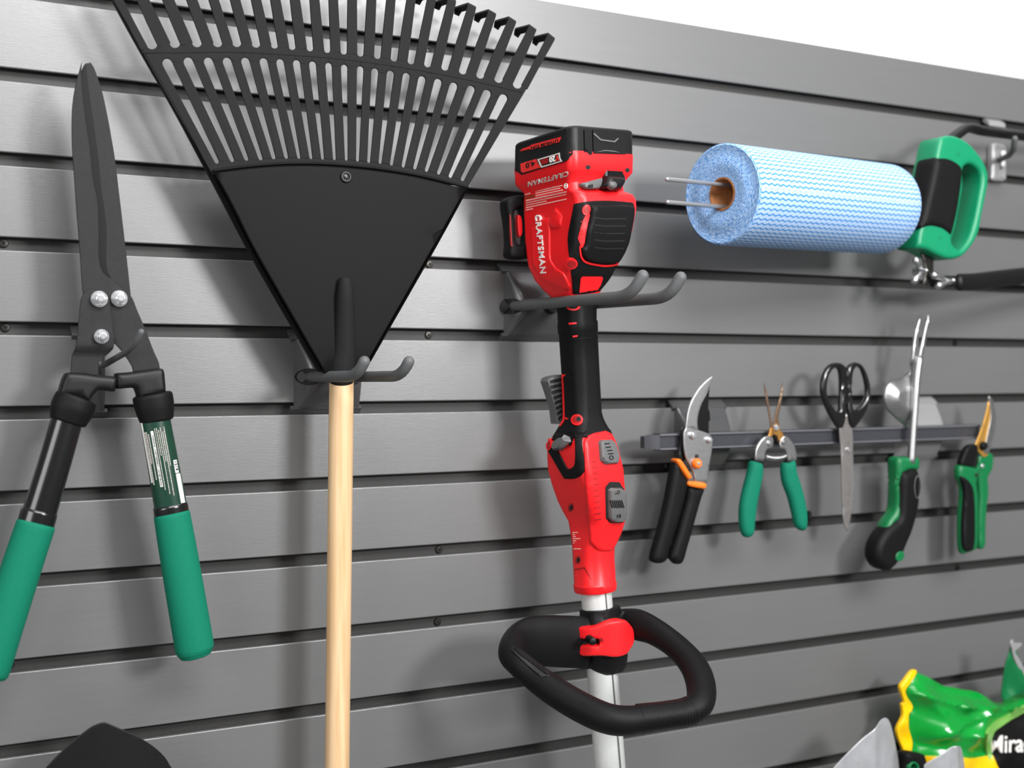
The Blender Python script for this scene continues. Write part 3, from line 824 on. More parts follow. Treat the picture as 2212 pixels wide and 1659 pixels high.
# battery label
bbr = bvh_multi([bat, rec])
def vplane(a):
    c = W(1238, 380, td) + EO * a
    q = [c + ER * x + Vector((0, 0, z)) for x, z in ((-.3, -.3), (.3, -.3), (.3, .3), (-.3, .3))]
    return BVHTree.FromPolygons(q, [(0, 1, 2, 3)])
def cb(*p): return c7(*p)
D('battery_skirt', [cb((233,478,1),(236,300,1),(660,225,1),(690,260,1),(690,345,1),(655,378,1),(630,398,1),(315,498,1),(285,508,1),(262,490,1))], bbr, M['black'], bat, smooth=False, off=0.0006, step=8)
lb = D('side_label', [cb((258,300,1),(340,262,1),(610,186,1),(640,190,1),(660,215,1),(662,380,1),(640,400,1),(300,500,1),(272,490,1),(262,440,1))], bbr, M['inkblack'], bat, smooth=False, off=0.0012, step=8)
bv_l = bvh_of(lb)
D('label_band', [cb((270,322,1),(290,300,1),(345,282,1),(365,268,1),(600,205,1),(583,248,1),(360,308,1),(345,302,1))], bv_l, M['redlabel'], bat, smooth=False, off=0.0004, step=10, sink=0)
write('label_text', 'LITHIUM ION', cb((575, 222))[0], (-58, 16.5), (0.6, 7.0), bv_l, M['inkblack'], bat, off=0.0008, bold=0.012)
D('label_band', [cb((275,420,1),(400,382,1),(412,420,1),(440,448,1),(295,492,1),(280,480,1))], bv_l, M['redlabel'], bat, smooth=False, off=0.0004, step=10, sink=0)
write('capacity_text', '4.0', cb((392, 395))[0], (-20, 5.8), (0.6, 11), bv_l, M['inkblack'], bat, off=0.0008, bold=0.02)
D('label_frame', [cb((410,385,1),(588,332,1),(592,375,1),(608,402,1),(442,452,1),(428,425,1)), cb((424,390,1),(578,344,1),(583,378,1),(594,396,1),(446,440,1),(436,420,1))], bv_l, M['inkgrey'], bat, smooth=False, off=0.0006, step=12, sink=0)
D('label_hatch', [cb((430,393,1),(495,374,1),(495,412,1),(450,428,1))], bv_l, M['redark'], bat, smooth=False, off=0.0004, step=12, sink=0)
write('voltage_text', '20', cb((552, 355))[0], (-12.5, 3.6), (0.8, 12.5), bv_l, M['inkwhite'], bat, off=0.0009, bold=0.016)
write('voltage_text', 'V', cb((581, 348))[0], (-7, 2.2), (0.8, 12.5), bv_l, M['redlabel'], bat, off=0.0009, bold=0.016)
# battery end panel relief
D('end_panel', [cb((845,150,1),(1100,185,1),(1110,215,1),(1105,345,1),(850,338,1))], bb, M['black'], bat, smooth=False, off=0.0014, step=8)
D('latch_ridge', [cb((850,175,1),(905,225,1),(1010,240,1),(1040,215,1),(1046,222,1),(1015,252,1),(900,236,1),(846,188,1))], bb, M['grey'], bat, smooth=False, off=0.0022, step=8)
D('latch_ridge', [cb((862,330,1),(935,312,1),(1010,318,1),(1060,335,1),(1012,326,1),(936,320,1))], bb, M['grey'], bat, smooth=False, off=0.0022, step=8)
D('corner_rib', [cb((775,150,1),(835,150,1),(838,345,1),(780,348,1))], bb, M['black'], bat, smooth=False, off=0.0016, step=8)
# upside-down maker's name on the receiver, screw, vent
write('brand_lettering', 'CRAFTSMAN', cb((655, 476))[0], (-87, 23.5), (0.2, 11.0), br_, M['inkgrey'], rec, off=0.0006, bold=0.018, space=1.1)
for x, y in ((812, 447), (1125, 470)):
    D('housing_screw', [ell(*cb((x, y))[0], 5, 4.5, 14)], br_, M['deep'], rec, off=0.0003, step=4)
# latch
D('latch_recess', [cb((930,440,1),(955,428,1),(1060,432,1),(1082,500,1),(1108,545,1),(1062,632,1),(1035,642,1),(930,625,1),(900,610,1),(928,545,1))], vplane(.0445), M['gloss'], hou, smooth=False, off=.004, step=6, R=4, sink=.016)
D('latch_plate', [cb((757,575,1),(925,530,1),(905,618,1),(800,626,1),(757,596,1))], vplane(.0455), M['grey'], hou, smooth=False, off=.003, step=6, R=3, sink=.016)
D('latch_slot', [cb((810,590,1),(850,582,1),(850,612,1),(812,618,1))], vplane(.0486), M['deep'], hou, smooth=False, off=.0003, step=6, sink=0)
D('latch_button', [cb((955,515,1),(1078,525,1),(1100,560,1),(1052,628,1),(1000,632,1),(915,605,1))], vplane(.0485), M['black'], hou, smooth=False, off=.007, step=5, R=10, sink=.008)
D('latch_button_tip', [cb((985,560,1),(1030,562,1),(1045,600,1),(1010,628,1),(975,600,1))], vplane(.055), M['grey'], hou, smooth=False, off=.0028, step=5, R=5, sink=.004)
# left face: facet, lettering, fine print
D('side_facet', [cb((362,900,1),(400,868,1),(505,850,1),(512,935,1),(515,1180,1),(560,1250,1),(625,1290,1),(682,1412,1),(655,1432,1),(450,1335,1),(372,1215,1))], bh, M['red'], hou, smooth=False, off=0.0016, step=8, R=3)
bf = bvh_of(bpy.data.objects['side_facet'])
D('upper_facet', [cb((498,935,1),(510,850,1),(552,762,1),(610,832,1),(600,930,1))], bh, M['red'], hou, smooth=False, off=0.0022, step=8, R=5)
write('brand_lettering', 'CRAFTSMAN', cb((401, 828))[0], (12.0, 125.5), (11.6, -1.0), bh, M['inkwhite'], hou, off=0.0024, bold=0.02, space=1.12)
rows = []
for i in range(9):
    y = 640 + i * 19; x1 = (610, 590, 612, 640, 640, 638, 480, 640, 372)[i]; x0 = 395 if i < 4 else 318
    if i == 0: x0 = 400
    a, b = cb((x0, y + 26 - 0.0))[0], cb((x1, y + 26 - (x1 - x0) * 0.215))[0]
    rows.append((a[0], a[1] - 9, b[0], b[1] - 9, 2.2))
a, b = cb((395, 635))[0], cb((535, 605))[0]; rows.append((a[0], a[1], b[0], b[1], 2.2))
bars('fine_print', rows, bh, M['inkpink'], hou)
D('warning_mark', [cb((313,678,1),(388,662,1),(391,684,1),(317,702,1))], bh, M['inkbrown'], hou, smooth=False, off=0.0004, step=8)
D('warning_mark', [cb((310,655,1),(352,645,1),(353,657,1),(312,668,1))], bh, M['inkwhite'], hou, smooth=False, off=0.0004, step=8)
mk = cb((637, 596))[0]
D('approval_mark', [ell(mk[0], mk[1], 4.2, 6.2, 16), ell(mk[0] + .6, mk[1], 2.3, 4.0, 16)], bh, M['inkwhite'], hou, smooth=False, off=0.0004, step=5)
D('approval_mark', [[(mk[0] - 1, mk[1] - .8, 1), (mk[0] + 3.5, mk[1] - 1.6, 1), (mk[0] + 3.5, mk[1] + .6, 1), (mk[0] - 1, mk[1] + 1.4, 1)]], bh, M['inkwhite'], hou, smooth=False, off=0.0006, step=5)
# rubber overmould on the rear
om = D('rubber_overmould', [cb((700,738,1),(840,716),(1000,714),(1170,728,1),(1182,800),(1158,950),(1126,1080),(1060,1195),(988,1330),(905,1432,1),(800,1455),(690,1458,1),(684,1350),(676,1270),(700,1240),(668,1180),(655,1080),(655,980),(690,800))], bh, M['rubber'], hou, off=0.0014, step=6, R=3)
bo = bvh_of(om)
pad = D('ribbed_pad', [cb((832,745,1),(1000,742),(1162,752,1),(1172,800),(1148,950),(1116,1075),(1062,1180),(1025,1206),(920,1214),(820,1196),(765,1160),(758,1100),(785,1060),(795,960),(822,860))], bo, M['rubber'], hou, off=0.0045, step=6, R=6)
bp_ = bvh_of(pad)
for y in (848, 905, 965, 1025, 1085):
    D('pad_groove', [cb((862,y-4,1),(940,y+6,1),(1115 - (y - 848) * .08,y+4,1),(1115- (y - 848) * .08,y+14,1),(940,y+16,1),(862,y+6,1))], bp_, M['deep'], hou, smooth=False, off=0.0003, step=7, sink=0)
D('red_slot', [cb((790,835),(824,820),(808,900),(792,980),(782,1050),(760,1090),(745,1050),(733,1010),(745,960),(768,880))], bo, M['red'], hou, off=0.0006, step=6)
D('red_seam', [cb((742,1090),(750,1075),(762,1150),(800,1196),(920,1222),(1010,1222),(1055,1210),(1050,1222),(990,1236),(920,1238),(795,1212),(752,1165))], bo, M['red'], hou, off=0.0008, step=6)
D('red_panel', [cb((765,1318,1),(922,1318,1),(930,1330,1),(912,1385,1),(885,1425,1),(742,1445,1),(752,1335,1))], bo, M['red'], hou, smooth=False, off=0.0006, step=6)
for (x, y, rx, ry, inn) in ((797, 787, 8.5, 11.5, 1), (680, 1210, 12, 12, 1)):
    p = cb((x, y))[0]; bvx = bo
    D('screw_boss', [ell(p[0], p[1], rx, ry, 20, 0.3)], bh if x == 680 else bo, M['red'], hou, smooth=False, off=0.0022 if x == 680 else 0.0008, step=6)
    D('boss_hole', [ell(p[0] + 1.5, p[1] + 1, rx * .66, ry * .68, 18, 0.3)], bh if x == 680 else bo, M['redark'], hou, smooth=False, off=0.0026 if x == 680 else 0.0012, step=6, sink=0)
for y in range(0, 6):
    D('vent_slit', [cb((752 - y*1.5, 880 + y*34, 1), (772 - y*1.5, 876 + y*34, 1), (772 - y*1.5, 882 + y*34, 1), (752 - y*1.5, 887 + y*34, 1))], bo, M['redark'], hou, smooth=False, off=0.0009, step=6, sink=0)
# guard frame on the far side, seen at the left
gd = 0.062
plate('side_bumper', [c7((168,740),(185,695),(235,672),(330,672),(400,700,1),(400,1150,1),(330,1175),(230,1172),(195,1140),(200,1040),(190,900)), c7((235,800),(300,770),(330,900),(330,1040),(300,1060),(250,1040),(240,900))], gd, 0.020, M['rubber'], tr, R=0.004, step=0.005)
plate('bumper_inlay', [c7((255,835),(285,850),(292,960),(276,1000),(262,980))], gd - 0.004, 0.008, M['red'], tr, R=0.001, step=0.004)
plate('bumper_inlay', [c7((190,822,1),(197,826,1),(212,1080,1),(204,1076,1))], gd + 0.0005, 0.004, M['redark'], tr, R=0.0004, step=0.004, smooth=False)
# grip marks and trigger
for poly in (((390,226,1),(455,221,1),(458,236,1),(392,243,1)), ((425,336,1),(468,332,1),(462,346,1),(424,351,1)), ((338,672,1),(365,664,1),(358,680,1),(333,690,1)), ((358,1034,1),(366,1030,1),(368,1042,1),(386,1040,1),(384,1050,1),(362,1052,1))):
    D('red_mark', [c8(*poly)], bg, M['red'], grp, smooth=False, off=0.0004, step=5)
0 and D('red_mark', [c8((312,335),(322,345),(324,405),(315,420),(306,380))], bg, M['red'], grp, off=0.0005, step=5)
p = c8((430, 92))[0]; D('screw_boss', [ell(p[0], p[1], 14, 7.5, 20)], bg, M['red'], grp, smooth=False, off=0.0012, step=6)
D('boss_hole', [ell(p[0], p[1] - 1, 9, 5, 16)], bg, M['deep'], grp, smooth=False, off=0.0016, step=6, sink=0)
p = c8((462, 1056))[0]; D('screw_boss', [ell(p[0], p[1], 12.2, 12.2, 24)], bg, M['red'], grp, smooth=False, off=0.0012, step=6)
D('boss_hole', [ell(p[0] + 1, p[1] - 0.5, 8.0, 8.3, 20)], bg, M['redark'], grp, smooth=False, off=0.0017, step=6, sink=0)
D('boss_bore', [ell(p[0] + 4, p[1] - 1, 4.2, 5.6, 16)], bg, M['deep'], grp, smooth=False, off=0.002, step=6, sink=0)
D('grip_ridge', [c8((410,365,1),(635,345,1),(636,352,1),(418,373,1),(402,585,1),(440,655,1),(432,662,1),(392,590,1))], bg, M['rubber'], grp, smooth=False, off=0.0009, step=6)
D('grip_ridge', [c8((350,700,1),(425,745,1),(422,755,1),(345,708,1))], bg, M['rubber'], grp, smooth=False, off=0.0009, step=6)
D('red_seam', [c8((330,665,1),(338,665,1),(345,760,1),(354,1000,1),(350,1065,1),(318,1110,1),(308,1106,1),(338,1060,1),(344,1000,1))], bg, M['red'], grp, smooth=False, off=0.0006, step=6)
tgd = 0.085
tg = plate('trigger', [c8((212,730,1),(222,700,1),(262,682,1),(345,668,1),(360,1085,1),(300,1092,1),(285,960,1),(240,815,1))], tgd - 0.002, 0.018, M['grey'], tr, R=0.002, step=0.004, smooth=False)
for i in range(8):
    y = 718 + i * 45; x0 = 228 + i * 9.5 + (6 if i > 2 else 0)
    plate('trigger_slot', [c8((x0, y, 1), (330, y - 22, 1), (332, y + 4, 1), (x0 + 8, y + 26, 1))], tgd - 0.0012, 0.0012, M['deep'], tg, R=0.0003, step=0.004, smooth=False)
# switch housing details
loop_o = c8((300,1118),(205,1240),(212,1310),(280,1430),(345,1540),(370,1557),(455,1552),(520,1500),(525,1420),(510,1300),(508,1210),(550,1158),(600,1140),(700,1142),(742,1168),(760,1200),(752,1150),(715,1085),(600,1075),(450,1070))
loop_i = c8((378,1182),(425,1172),(442,1220),(445,1420),(405,1468),(380,1465),(335,1380),(300,1310),(310,1250))
D('rubber_loop', [loop_o, loop_i], bl, M['rubber'], lhs, off=0.0018, step=6, R=3)
D('screw_boss', [ell(*c8((236, 1266))[0], 5.2, 12, 20, 0.15)], bl, M['red'], lhs, smooth=False, off=0.0028, step=6)
D('boss_hole', [ell(c8((238, 1268))[0][0], c8((238, 1268))[0][1], 3.2, 8, 16, 0.15)], bl, M['redark'], lhs, smooth=False, off=0.0032, step=6, sink=0)
D('lock_button', [c8((270,1288,1),(300,1248,1),(362,1200,1),(415,1208,1),(426,1240,1),(375,1285,1),(330,1318,1),(280,1310,1))], bl, M['grey'], lhs, smooth=False, off=0.009, step=5, R=5)
bulge = D('raised_panel', [c9((512,215,1),(545,165,1),(600,142,1),(700,122,1),(755,150,1),(812,300,1),(848,450,1),(868,700,1),(866,880,1),(836,980,1),(776,1112,1),(760,1148,1),(640,1148,1),(570,1070,1),(560,900,1),(530,600,1))], bl, M['red'], lhs, smooth=False, off=0.0030, step=7, R=7)
bu = bvh_of(bulge)
b1 = D('mode_button', [c9((640,212,1),(655,204,1),(768,202,1),(790,265,1),(808,320,1),(812,388,1),(796,402,1),(695,410,1),(652,372,1))], bu, M['grey'], lhs, smooth=False, off=0.0045, step=5, R=4)
bb1 = bvh_of(b1)
for k, (x, y) in enumerate(((712, 232), (722, 262), (735, 290), (742, 318))):
    D('button_glyph', [c9((x-18,y-4,1),(x+26,y-8,1),(x+26,y+1,1),(x-18,y+5,1))], bb1, M['black'], lhs, smooth=False, off=0.0003, step=6, sink=0)
D('button_glyph', [ell(*c9((752, 350))[0], 5, 5, 14), ell(*c9((752, 350))[0], 3, 3, 14)], bb1, M['black'], lhs, smooth=False, off=0.0003, step=6, sink=0)
D('switch_recess', [c9((700,640,1),(705,595,1),(738,556,1),(820,558,1),(845,600,1),(872,640,1),(872,880,1),(842,905,1),(742,905,1),(706,868,1))], bu, M['deep'], lhs, smooth=False, off=0.0006, step=6)
b2 = D('slide_switch', [c9((718,630,1),(740,606,1),(832,606,1),(862,642,1),(866,870,1),(838,894,1),(748,898,1),(720,866,1))], bu, M['grey'], lhs, smooth=False, off=0.0055, step=5, R=4)
bb2 = bvh_of(b2)
for i in range(7):
    x = 738 + i * 16
    D('switch_rib', [c9((x, 715, 1), (x + 7, 712, 1), (x + 28, 775, 1), (x + 21, 780, 1))], bb2, M['black'], lhs, smooth=False, off=0.0006, step=6, sink=0)
write('switch_text', 'LO', c9((784, 664))[0], (10, -1), (0, -8), bb2, M['black'], lhs, off=0.0004, bold=0.01)
write('switch_text', 'HI', c9((800, 866))[0], (8, -1), (0, -8), bb2, M['black'], lhs, off=0.0004, bold=0.01)
for i in range(11):
    y = 385 + i * 48; x = 572 + i * 4.6
    D('vent_slit', [c9((x, y - 3, 1), (x + 34, y - 7, 1), (x + 34, y + 3, 1), (x, y + 5, 1))], bu if 0 else bl, M['redark'], lhs, smooth=False, off=0.0034, step=6, sink=0)
for (x, y, rx, ry) in ((408, 775, 6, 9.5), (468, 1222, 5.5, 9)):
    D('screw_hole', [ell(*c9((x, y))[0], rx, ry, 18, 0.2)], bl, M['redark'], lhs, smooth=False, off=0.0003, step=6, sink=0)
    D('hole_bore', [ell(c9((x, y))[0][0] + 1.5, c9((x, y))[0][1], rx * .55, ry * .6, 14, 0.2)], bl, M['deep'], lhs, smooth=False, off=0.0006, step=6, sink=0)
D('recess_step', [c9((440,1300,1),(528,1282,1),(590,1400,1),(520,1295,1),(442,1312,1))], bl, M['redark'], lhs, smooth=False, off=0.0003, step=6, sink=0)
rows = []
for (y, x0, x1) in ((985, 424, 466), (1002, 424, 440), (1019, 426, 448), (1037, 426, 488), (1055, 428, 452), (1073, 428, 438), (1124, 430, 490)):
    a, b = c9((x0, y))[0], c9((x1, y))[0]; rows.append((a[0], a[1], b[0], b[1], 2.0))
bars('fine_print', rows, bl, M['inkpink'], lhs)
# shaft
sp = [(1286.5, 1262), (1291, 1320), (1299, 1420), (1310, 1560), (1318, 1660), (1336, 1900), (1360, 2250)]
shaft = tube('shaft', [(W(u, v, td), PXM(33.5, u, td)) for u, v in sp], M['alu'], tr, 36, up=Vector((0, 1, 0)), ends='soft')
bs = bvh_of(shaft)
D('shaft_groove', [[(1306, 1278, 1), (1309, 1278, 1), (1342, 1659, 1), (1338, 1659, 1)]], bs, M['grey'], shaft, smooth=False, off=0.0002, step=12, sink=0)
# assist handle
cl = loft('clamp_collar', [sec(v, a, b, 1.0, .85) for v, a, b in ((1311, 1256, 1336), (1313, 1252, 1340), (1330, 1252, 1341), (1334, 1250, 1350), (1420, 1256, 1356), (1438, 1264, 1354), (1449, 1272, 1348), (1451, 1278, 1342))], M['black'], tr)
hp = [(1268, 1388, .104, 22, 56), (1225, 1386, .105, 20, 56), (1180, 1384, .106, 20, 55), (1140, 1383, .107, 22, 50), (1112, 1392, .112, 27, 40), (1104, 1412, .128, 28, 31), (1120, 1432, .142, 28, 29), (1150, 1458, .155, 29, 30), (1194, 1491, .175, 30, 32), (1254, 1527, .200, 31, 33), (1308, 1551, .220, 32, 33), (1350, 1557, .228, 31, 32), (1399, 1551, .232, 29, 29), (1444, 1545, .236, 28, 28), (1488, 1537, .240, 29, 29), (1512, 1518, .238, 31, 30), (1514, 1480, .222, 32, 30), (1498, 1438, .200, 31, 28), (1461, 1397, .172, 28, 27), (1415, 1365, .146, 24, 30), (1378, 1350, .126, 22, 34), (1340, 1345, .105, 20, 30)]
path = spline([tuple(W(u, v, d)) + (PXM(a, u, d), PXM(b, u, d)) for u, v, d, a, b in hp], 5)
dh = tube('assist_handle', path, M['rubber'], tr, 32, ends='soft')
bd = bvh_of(dh)
D('ribbed_inset', [c10((212,600,1),(240,565,1),(300,590,1),(420,680,1),(585,800,1),(575,835,1),(500,850,1),(400,770,1))], bd, M['black'], dh, smooth=False, off=0.0012, step=6, R=2)
for i in range(12):
    s = i / 11; x = 265 + s * 245; y = 600 + s * 185
    D('inset_rib', [c10((x - 8, y - 12, 1), (x + 4, y - 14, 1), (x + 42, y + 42, 1), (x + 30, y + 44, 1))], bd, M['rubber'], dh, smooth=False, off=0.0020, step=8)
# ribbed front of the handle: fine rings
ga, gb = W(1376, 1553.5, .2305), W(1505, 1531, .240)
idx0 = min(range(len(path)), key=lambda i: (path[i][0] - W(1378, 1554, .230)).length); idx1 = min(range(len(path)), key=lambda i: (path[i][0] - W(1494, 1536, .240)).length)
seg_path = path[idx0:idx1 + 1]
P_ = [p[0] for p in seg_path]; cum = [0]
for i in range(1, len(P_)): cum.append(cum[-1] + (P_[i] - P_[i - 1]).length)
def along(s):
    for i in range(1, len(P_)):
        if cum[i] >= s:
            k = (s - cum[i - 1]) / (cum[i] - cum[i - 1]); return P_[i - 1].lerp(P_[i], k), seg_path[i - 1][1] * (1 - k) + seg_path[i][1] * k, seg_path[i - 1][2] * (1 - k) + seg_path[i][2] * k
    return P_[-1], seg_path[-1][1], seg_path[-1][2]
nr = 22; rp = []
for i in range(nr * 4 + 1):
    p, a, b = along(cum[-1] * i / (nr * 4)); g = 0.0013 if i % 4 in (1, 2) else 0.0001
    rp.append((p, a + g, b + g))
tube('ribbed_sleeve', rp, M['black'], dh, 28, ends='soft', sharp=80)
lever_px = c10((828,392,1),(845,385,1),(940,388),(1060,352),(1150,330),(1228,325),(1262,345),(1300,400),(1312,460),(1310,530),(1280,590),(1240,640),(1150,662),(1050,650),(960,652),(860,655,1),(846,640,1),(844,548,1),(1012,552,1),(1016,500,1),(838,500,1))
lc = W(1300, 1385, td)
LR = 0.0335
vcyl = BVHTree.FromPolygons([lc + Vector((LR * math.cos(2 * math.pi * (j % 48) / 48), LR * math.sin(2 * math.pi * (j % 48) / 48), -0.1 if j < 48 else 0.1)) for j in range(96)], [(j, (j + 1) % 48, 48 + (j + 1) % 48, 48 + j) for j in range(48)])
lv = D('clamp_lever', [lever_px], vcyl, M['red'], cl, off=0.004, step=5, R=5, zdef=1.15, sink=0.008)
D('lever_slot', [c10((1010,498,1),(1048,486,1),(1052,535,1),(1014,550,1))], bvh_of(lv), M['redark'], cl, smooth=False, off=0.0004, step=5, sink=0)
p = W(*c10((955, 520))[0], td + 0.037)
lathe('lever_screw', p, (-0.25, -1, 0), [(-0.012, 0.0040), (0, 0.0042), (0.0022, 0.0034), (0.003, 0.0015)], M['black'], cl, 16)
lathe('lever_pin', W(*c10((1222, 290))[0], td + 0.012), (0, -1, 0), [(-0.004, 0.005), (0.004, 0.005), (0.005, 0.004)], M['black'], cl, 16)

# ================================================================== CLOTH ROLL
n0 = W(1558, 419, 0.135); f0 = W(1908, 451, 0.083)
axd = (f0 - n0); RL = axd.length; axd.normalize()
RR = 0.0540
roll = thing('cloth_roll', n0, 'blue and white wavy patterned cloth roll on a horizontal holder', 'roll')
sv = axd.cross(Vector((0, 0, 1))).normalized(); wv = sv.cross(axd).normalized()
def roll_mesh(name, prof, m, kind, n=96):
    vs = []; uv = []; fs = []; fuv = []
    for h, r in prof:
        for j in range(n + 1):
            a = 2 * math.pi * j / n; rr = r
            if kind == 'side': rr = r + 0.0004 * math.sin(a * 3 + 1) + (0.0012 * (1 - ((a - 3.75) % (2 * math.pi)) / 1.2) if ((a - 3.75) % (2 * math.pi)) < 1.2 else 0)
            vs.append(n0 + axd * h + sv * rr * math.cos(a) + wv * rr * math.sin(a))
            uv.append((h, RR * a) if kind == 'side' else (r, 0.03 * a))
    K = len(prof)
    for i in range(K - 1):
        for j in range(n):
            f = (i * (n + 1) + j, i * (n + 1) + j + 1, (i + 1) * (n + 1) + j + 1, (i + 1) * (n + 1) + j); fs.append(f)
    me = bpy.data.meshes.new(name); me.from_pydata([tuple(v) for v in vs], [], fs); me.update()
    ul = me.uv_layers.new(name='UVMap')
    for lp in me.loops: ul.data[lp.index].uv = uv[lp.vertex_index]
    return link(name, me, m, roll, 60)
roll_mesh('cloth_wrap', [(0.0016, RR - 0.0006), (0.003, RR)] + [(0.003 + (RL - 0.006) * i / 12, RR) for i in range(1, 13)] + [(RL - 0.0015, RR - 0.001), (RL, RR - 0.004), (RL, 0.0175)], M['towel'], 'side')
prof = [(0.0016, RR - 0.0004), (0.0004, RR - 0.0022)]
for i in range(1, 24):
    r = RR - 0.0022 - (RR - 0.0022 - 0.0178) * i / 23; prof.append((0.0004 + 0.0004 * (i % 2) + 0.001 * math.sin(i * .35), r))
roll_mesh('rolled_edge', prof, M['towelend'], 'end')
roll_mesh('cardboard_core', [(RL, 0.0158), (0.001, 0.0158), (0.0004, 0.0168), (0.001, 0.0180), (RL, 0.0180)], M['cardboard'], 'core', 40)
hp0 = n0 - axd * 0.02
rh = thing('roll_holder', W(1960, 470, 0.0), 'grey wire roll holder, two rods run through the blue cloth roll', 'holder')
for (a, b) in (((1440, 385), (1562, 393)), ((1434, 433), (1560, 440))):
    q = n0 + wv * (0.0105 if a[1] < 400 else -0.0130) - sv * 0.003
    s0 = q - axd * 0.078; s1 = f0 + (q - n0) + axd * 0.004
    e = Vector((s1.x - 0.012, -0.004, s1.z))
    tube('rod', [(s0, 0.0023), (q, 0.0023), (s1, 0.0023), (s1 + axd * 0.004 + Vector((0, 0.006, 0)), 0.0023), (e, 0.0023)], M['rod'], rh, 12)
zc = n0.z
bracket(rh, f0.x - 0.035, f0.x + 0.004, f0.z + 0.02, f0.z - 0.022, 0.003, M['bracket'])

# ================================================================== BOW SAW (right edge)
sw = thing('bow_saw', W(2100, 600, 0.08), 'bow saw with green and black D handle and silver wing nuts', 'saw')
hdp = 0.105
og = c12((400,245),(440,212),(530,210),(640,262),(740,370),(805,490),(818,600),(790,760),(765,880),(740,1020),(690,1130),(610,1225),(540,1258),(460,1258),(370,1222),(300,1185),(208,1165,1),(220,1060),(245,960),(285,760),(330,560),(365,400))
ig = c12((600,500),(625,462),(670,452),(735,500),(758,590),(735,740),(700,920),(650,1085),(590,1172),(560,1180),(505,1110),(540,980),(575,800),(600,640))
plate('handle_frame', [og, ig], hdp, 0.037, M['green'], sw, R=0.005, step=0.008)
grip_ = c12((368,405),(400,388),(480,392),(560,430),(602,480),(606,560),(590,700),(560,880),(512,1060),(470,1040),(420,1008),(330,990),(240,1000),(262,880),(300,720),(340,540))
plate('rubber_grip', [grip_], hdp + 0.003, 0.036, M['rubber'], sw, R=0.008, step=0.006)
for (x, y) in ((553, 358), (398, 1070)):
    lathe('handle_rivet', W(*c12((x, y))[0], hdp), (0, -1, 0), [(0, 0.0028), (0.0006, 0.0028), (0.0008, 0.0018), (0.0002, 0.0016)], M['green'], sw, 14)
path = spline([tuple(W(*c12((x, y))[0], d)) + (0.0085, 0.006) for x, y, d in ((470, 260, .085), (560, 190, .083), (640, 145, .08), (760, 170, .075), (900, 190, .07), (1114, 215, .062), (1500, 260, .05))], 6)
tube('saw_frame', path, M['black'], sw, 16)
path = spline([tuple(W(*c12((x, y))[0], d)) + (0.006, 0.011) for x, y, d in ((560, 1462, .085), (700, 1455, .08), (900, 1430, .072), (1114, 1405, .064), (1500, 1370, .05))], 6)
tube('blade_carrier', path, M['black'], sw, 16)
plate('blade_clamp', [c12((235,1180,1),(350,1190,1),(345,1400,1),(300,1490,1),(255,1480,1),(280,1380,1),(262,1280,1))], 0.09, 0.004, M['screw'], sw, R=0.001, smooth=False)
plate('blade_mount', [c12((310,1400,1),(560,1405,1),(570,1500,1),(330,1500,1))], 0.086, 0.004, M['black'], sw, R=0.001, smooth=False)
for (cx, cy, wings) in ((255, 1362, ((190, 1275), (180, 1445))), (487, 1447, ((345, 1400), (385, 1490)))):
    c0 = W(*c12((cx, cy))[0], 0.100)
    wnut = tube('wing_nut', [(c0 + Vector((0, 0.012, 0)), 0.0052), (c0, 0.0042), (c0 + Vector((0, -0.004, 0)), 0.0030)], M['steel'], sw, 14)
    for (wx, wy) in wings:
        e = W(*c12((wx, wy))[0], 0.098)
        tube('wing', [(c0 + Vector((0, 0.006, 0)), 0.003), ((c0 + e) / 2, 0.0032, 0.0032), (e, 0.0048)], M['steel'], wnut, 12)
sk = thing('saw_hook', W(2160, 390, 0), 'pale grey wall hook holding up the bow saw frame', 'hook')
a, b = W(2146, 320, 0.0), W(2178, 320, 0.0)
plate('hook_plate', [[(2146, 312, 1), (2152, 308, 1), (2172, 312, 1), (2177, 318, 1), (2176, 385, 1), (2171, 390, 1), (2147, 389, 1), (2144, 384, 1)]], 0.012, 0.011, M['palegrey'], sk, R=0.002, smooth=False)
plate('hook_slot', [[(2161, 330, 1), (2167, 330, 1), (2165, 366, 1), (2160, 366, 1)]], 0.0125, 0.001, M['bracket'], sk, R=0.0003, smooth=False)
plate('hook_rib', [[(2165, 326, 1), (2173, 326, 1), (2172, 358, 1), (2164, 358, 1)]], 0.0145, 0.002, M['white'], sk, R=0.0006, smooth=False)
tube('hook_arm', [(W(2160, 345, 0.012), 0.004), (W(2180, 335, 0.05), 0.004), (W(2190, 322, 0.075), 0.004), (W(2192, 300, 0.082), 0.004)], M['hook'], sk, 12)
extrude_x('groove_clip', [(-0.0045, TZ(0) - 0.006), (-0.001, TZ(0) - 0.003), (0.006, TZ(0) + 0.002), (0.006, TZ(0) - 0.004), (-0.002, TZ(0) - 0.010), (-0.0055, TZ(0) - 0.012)], M['palegrey'], sk, W(2130, 265, 0).x, W(2165, 265, 0).x)

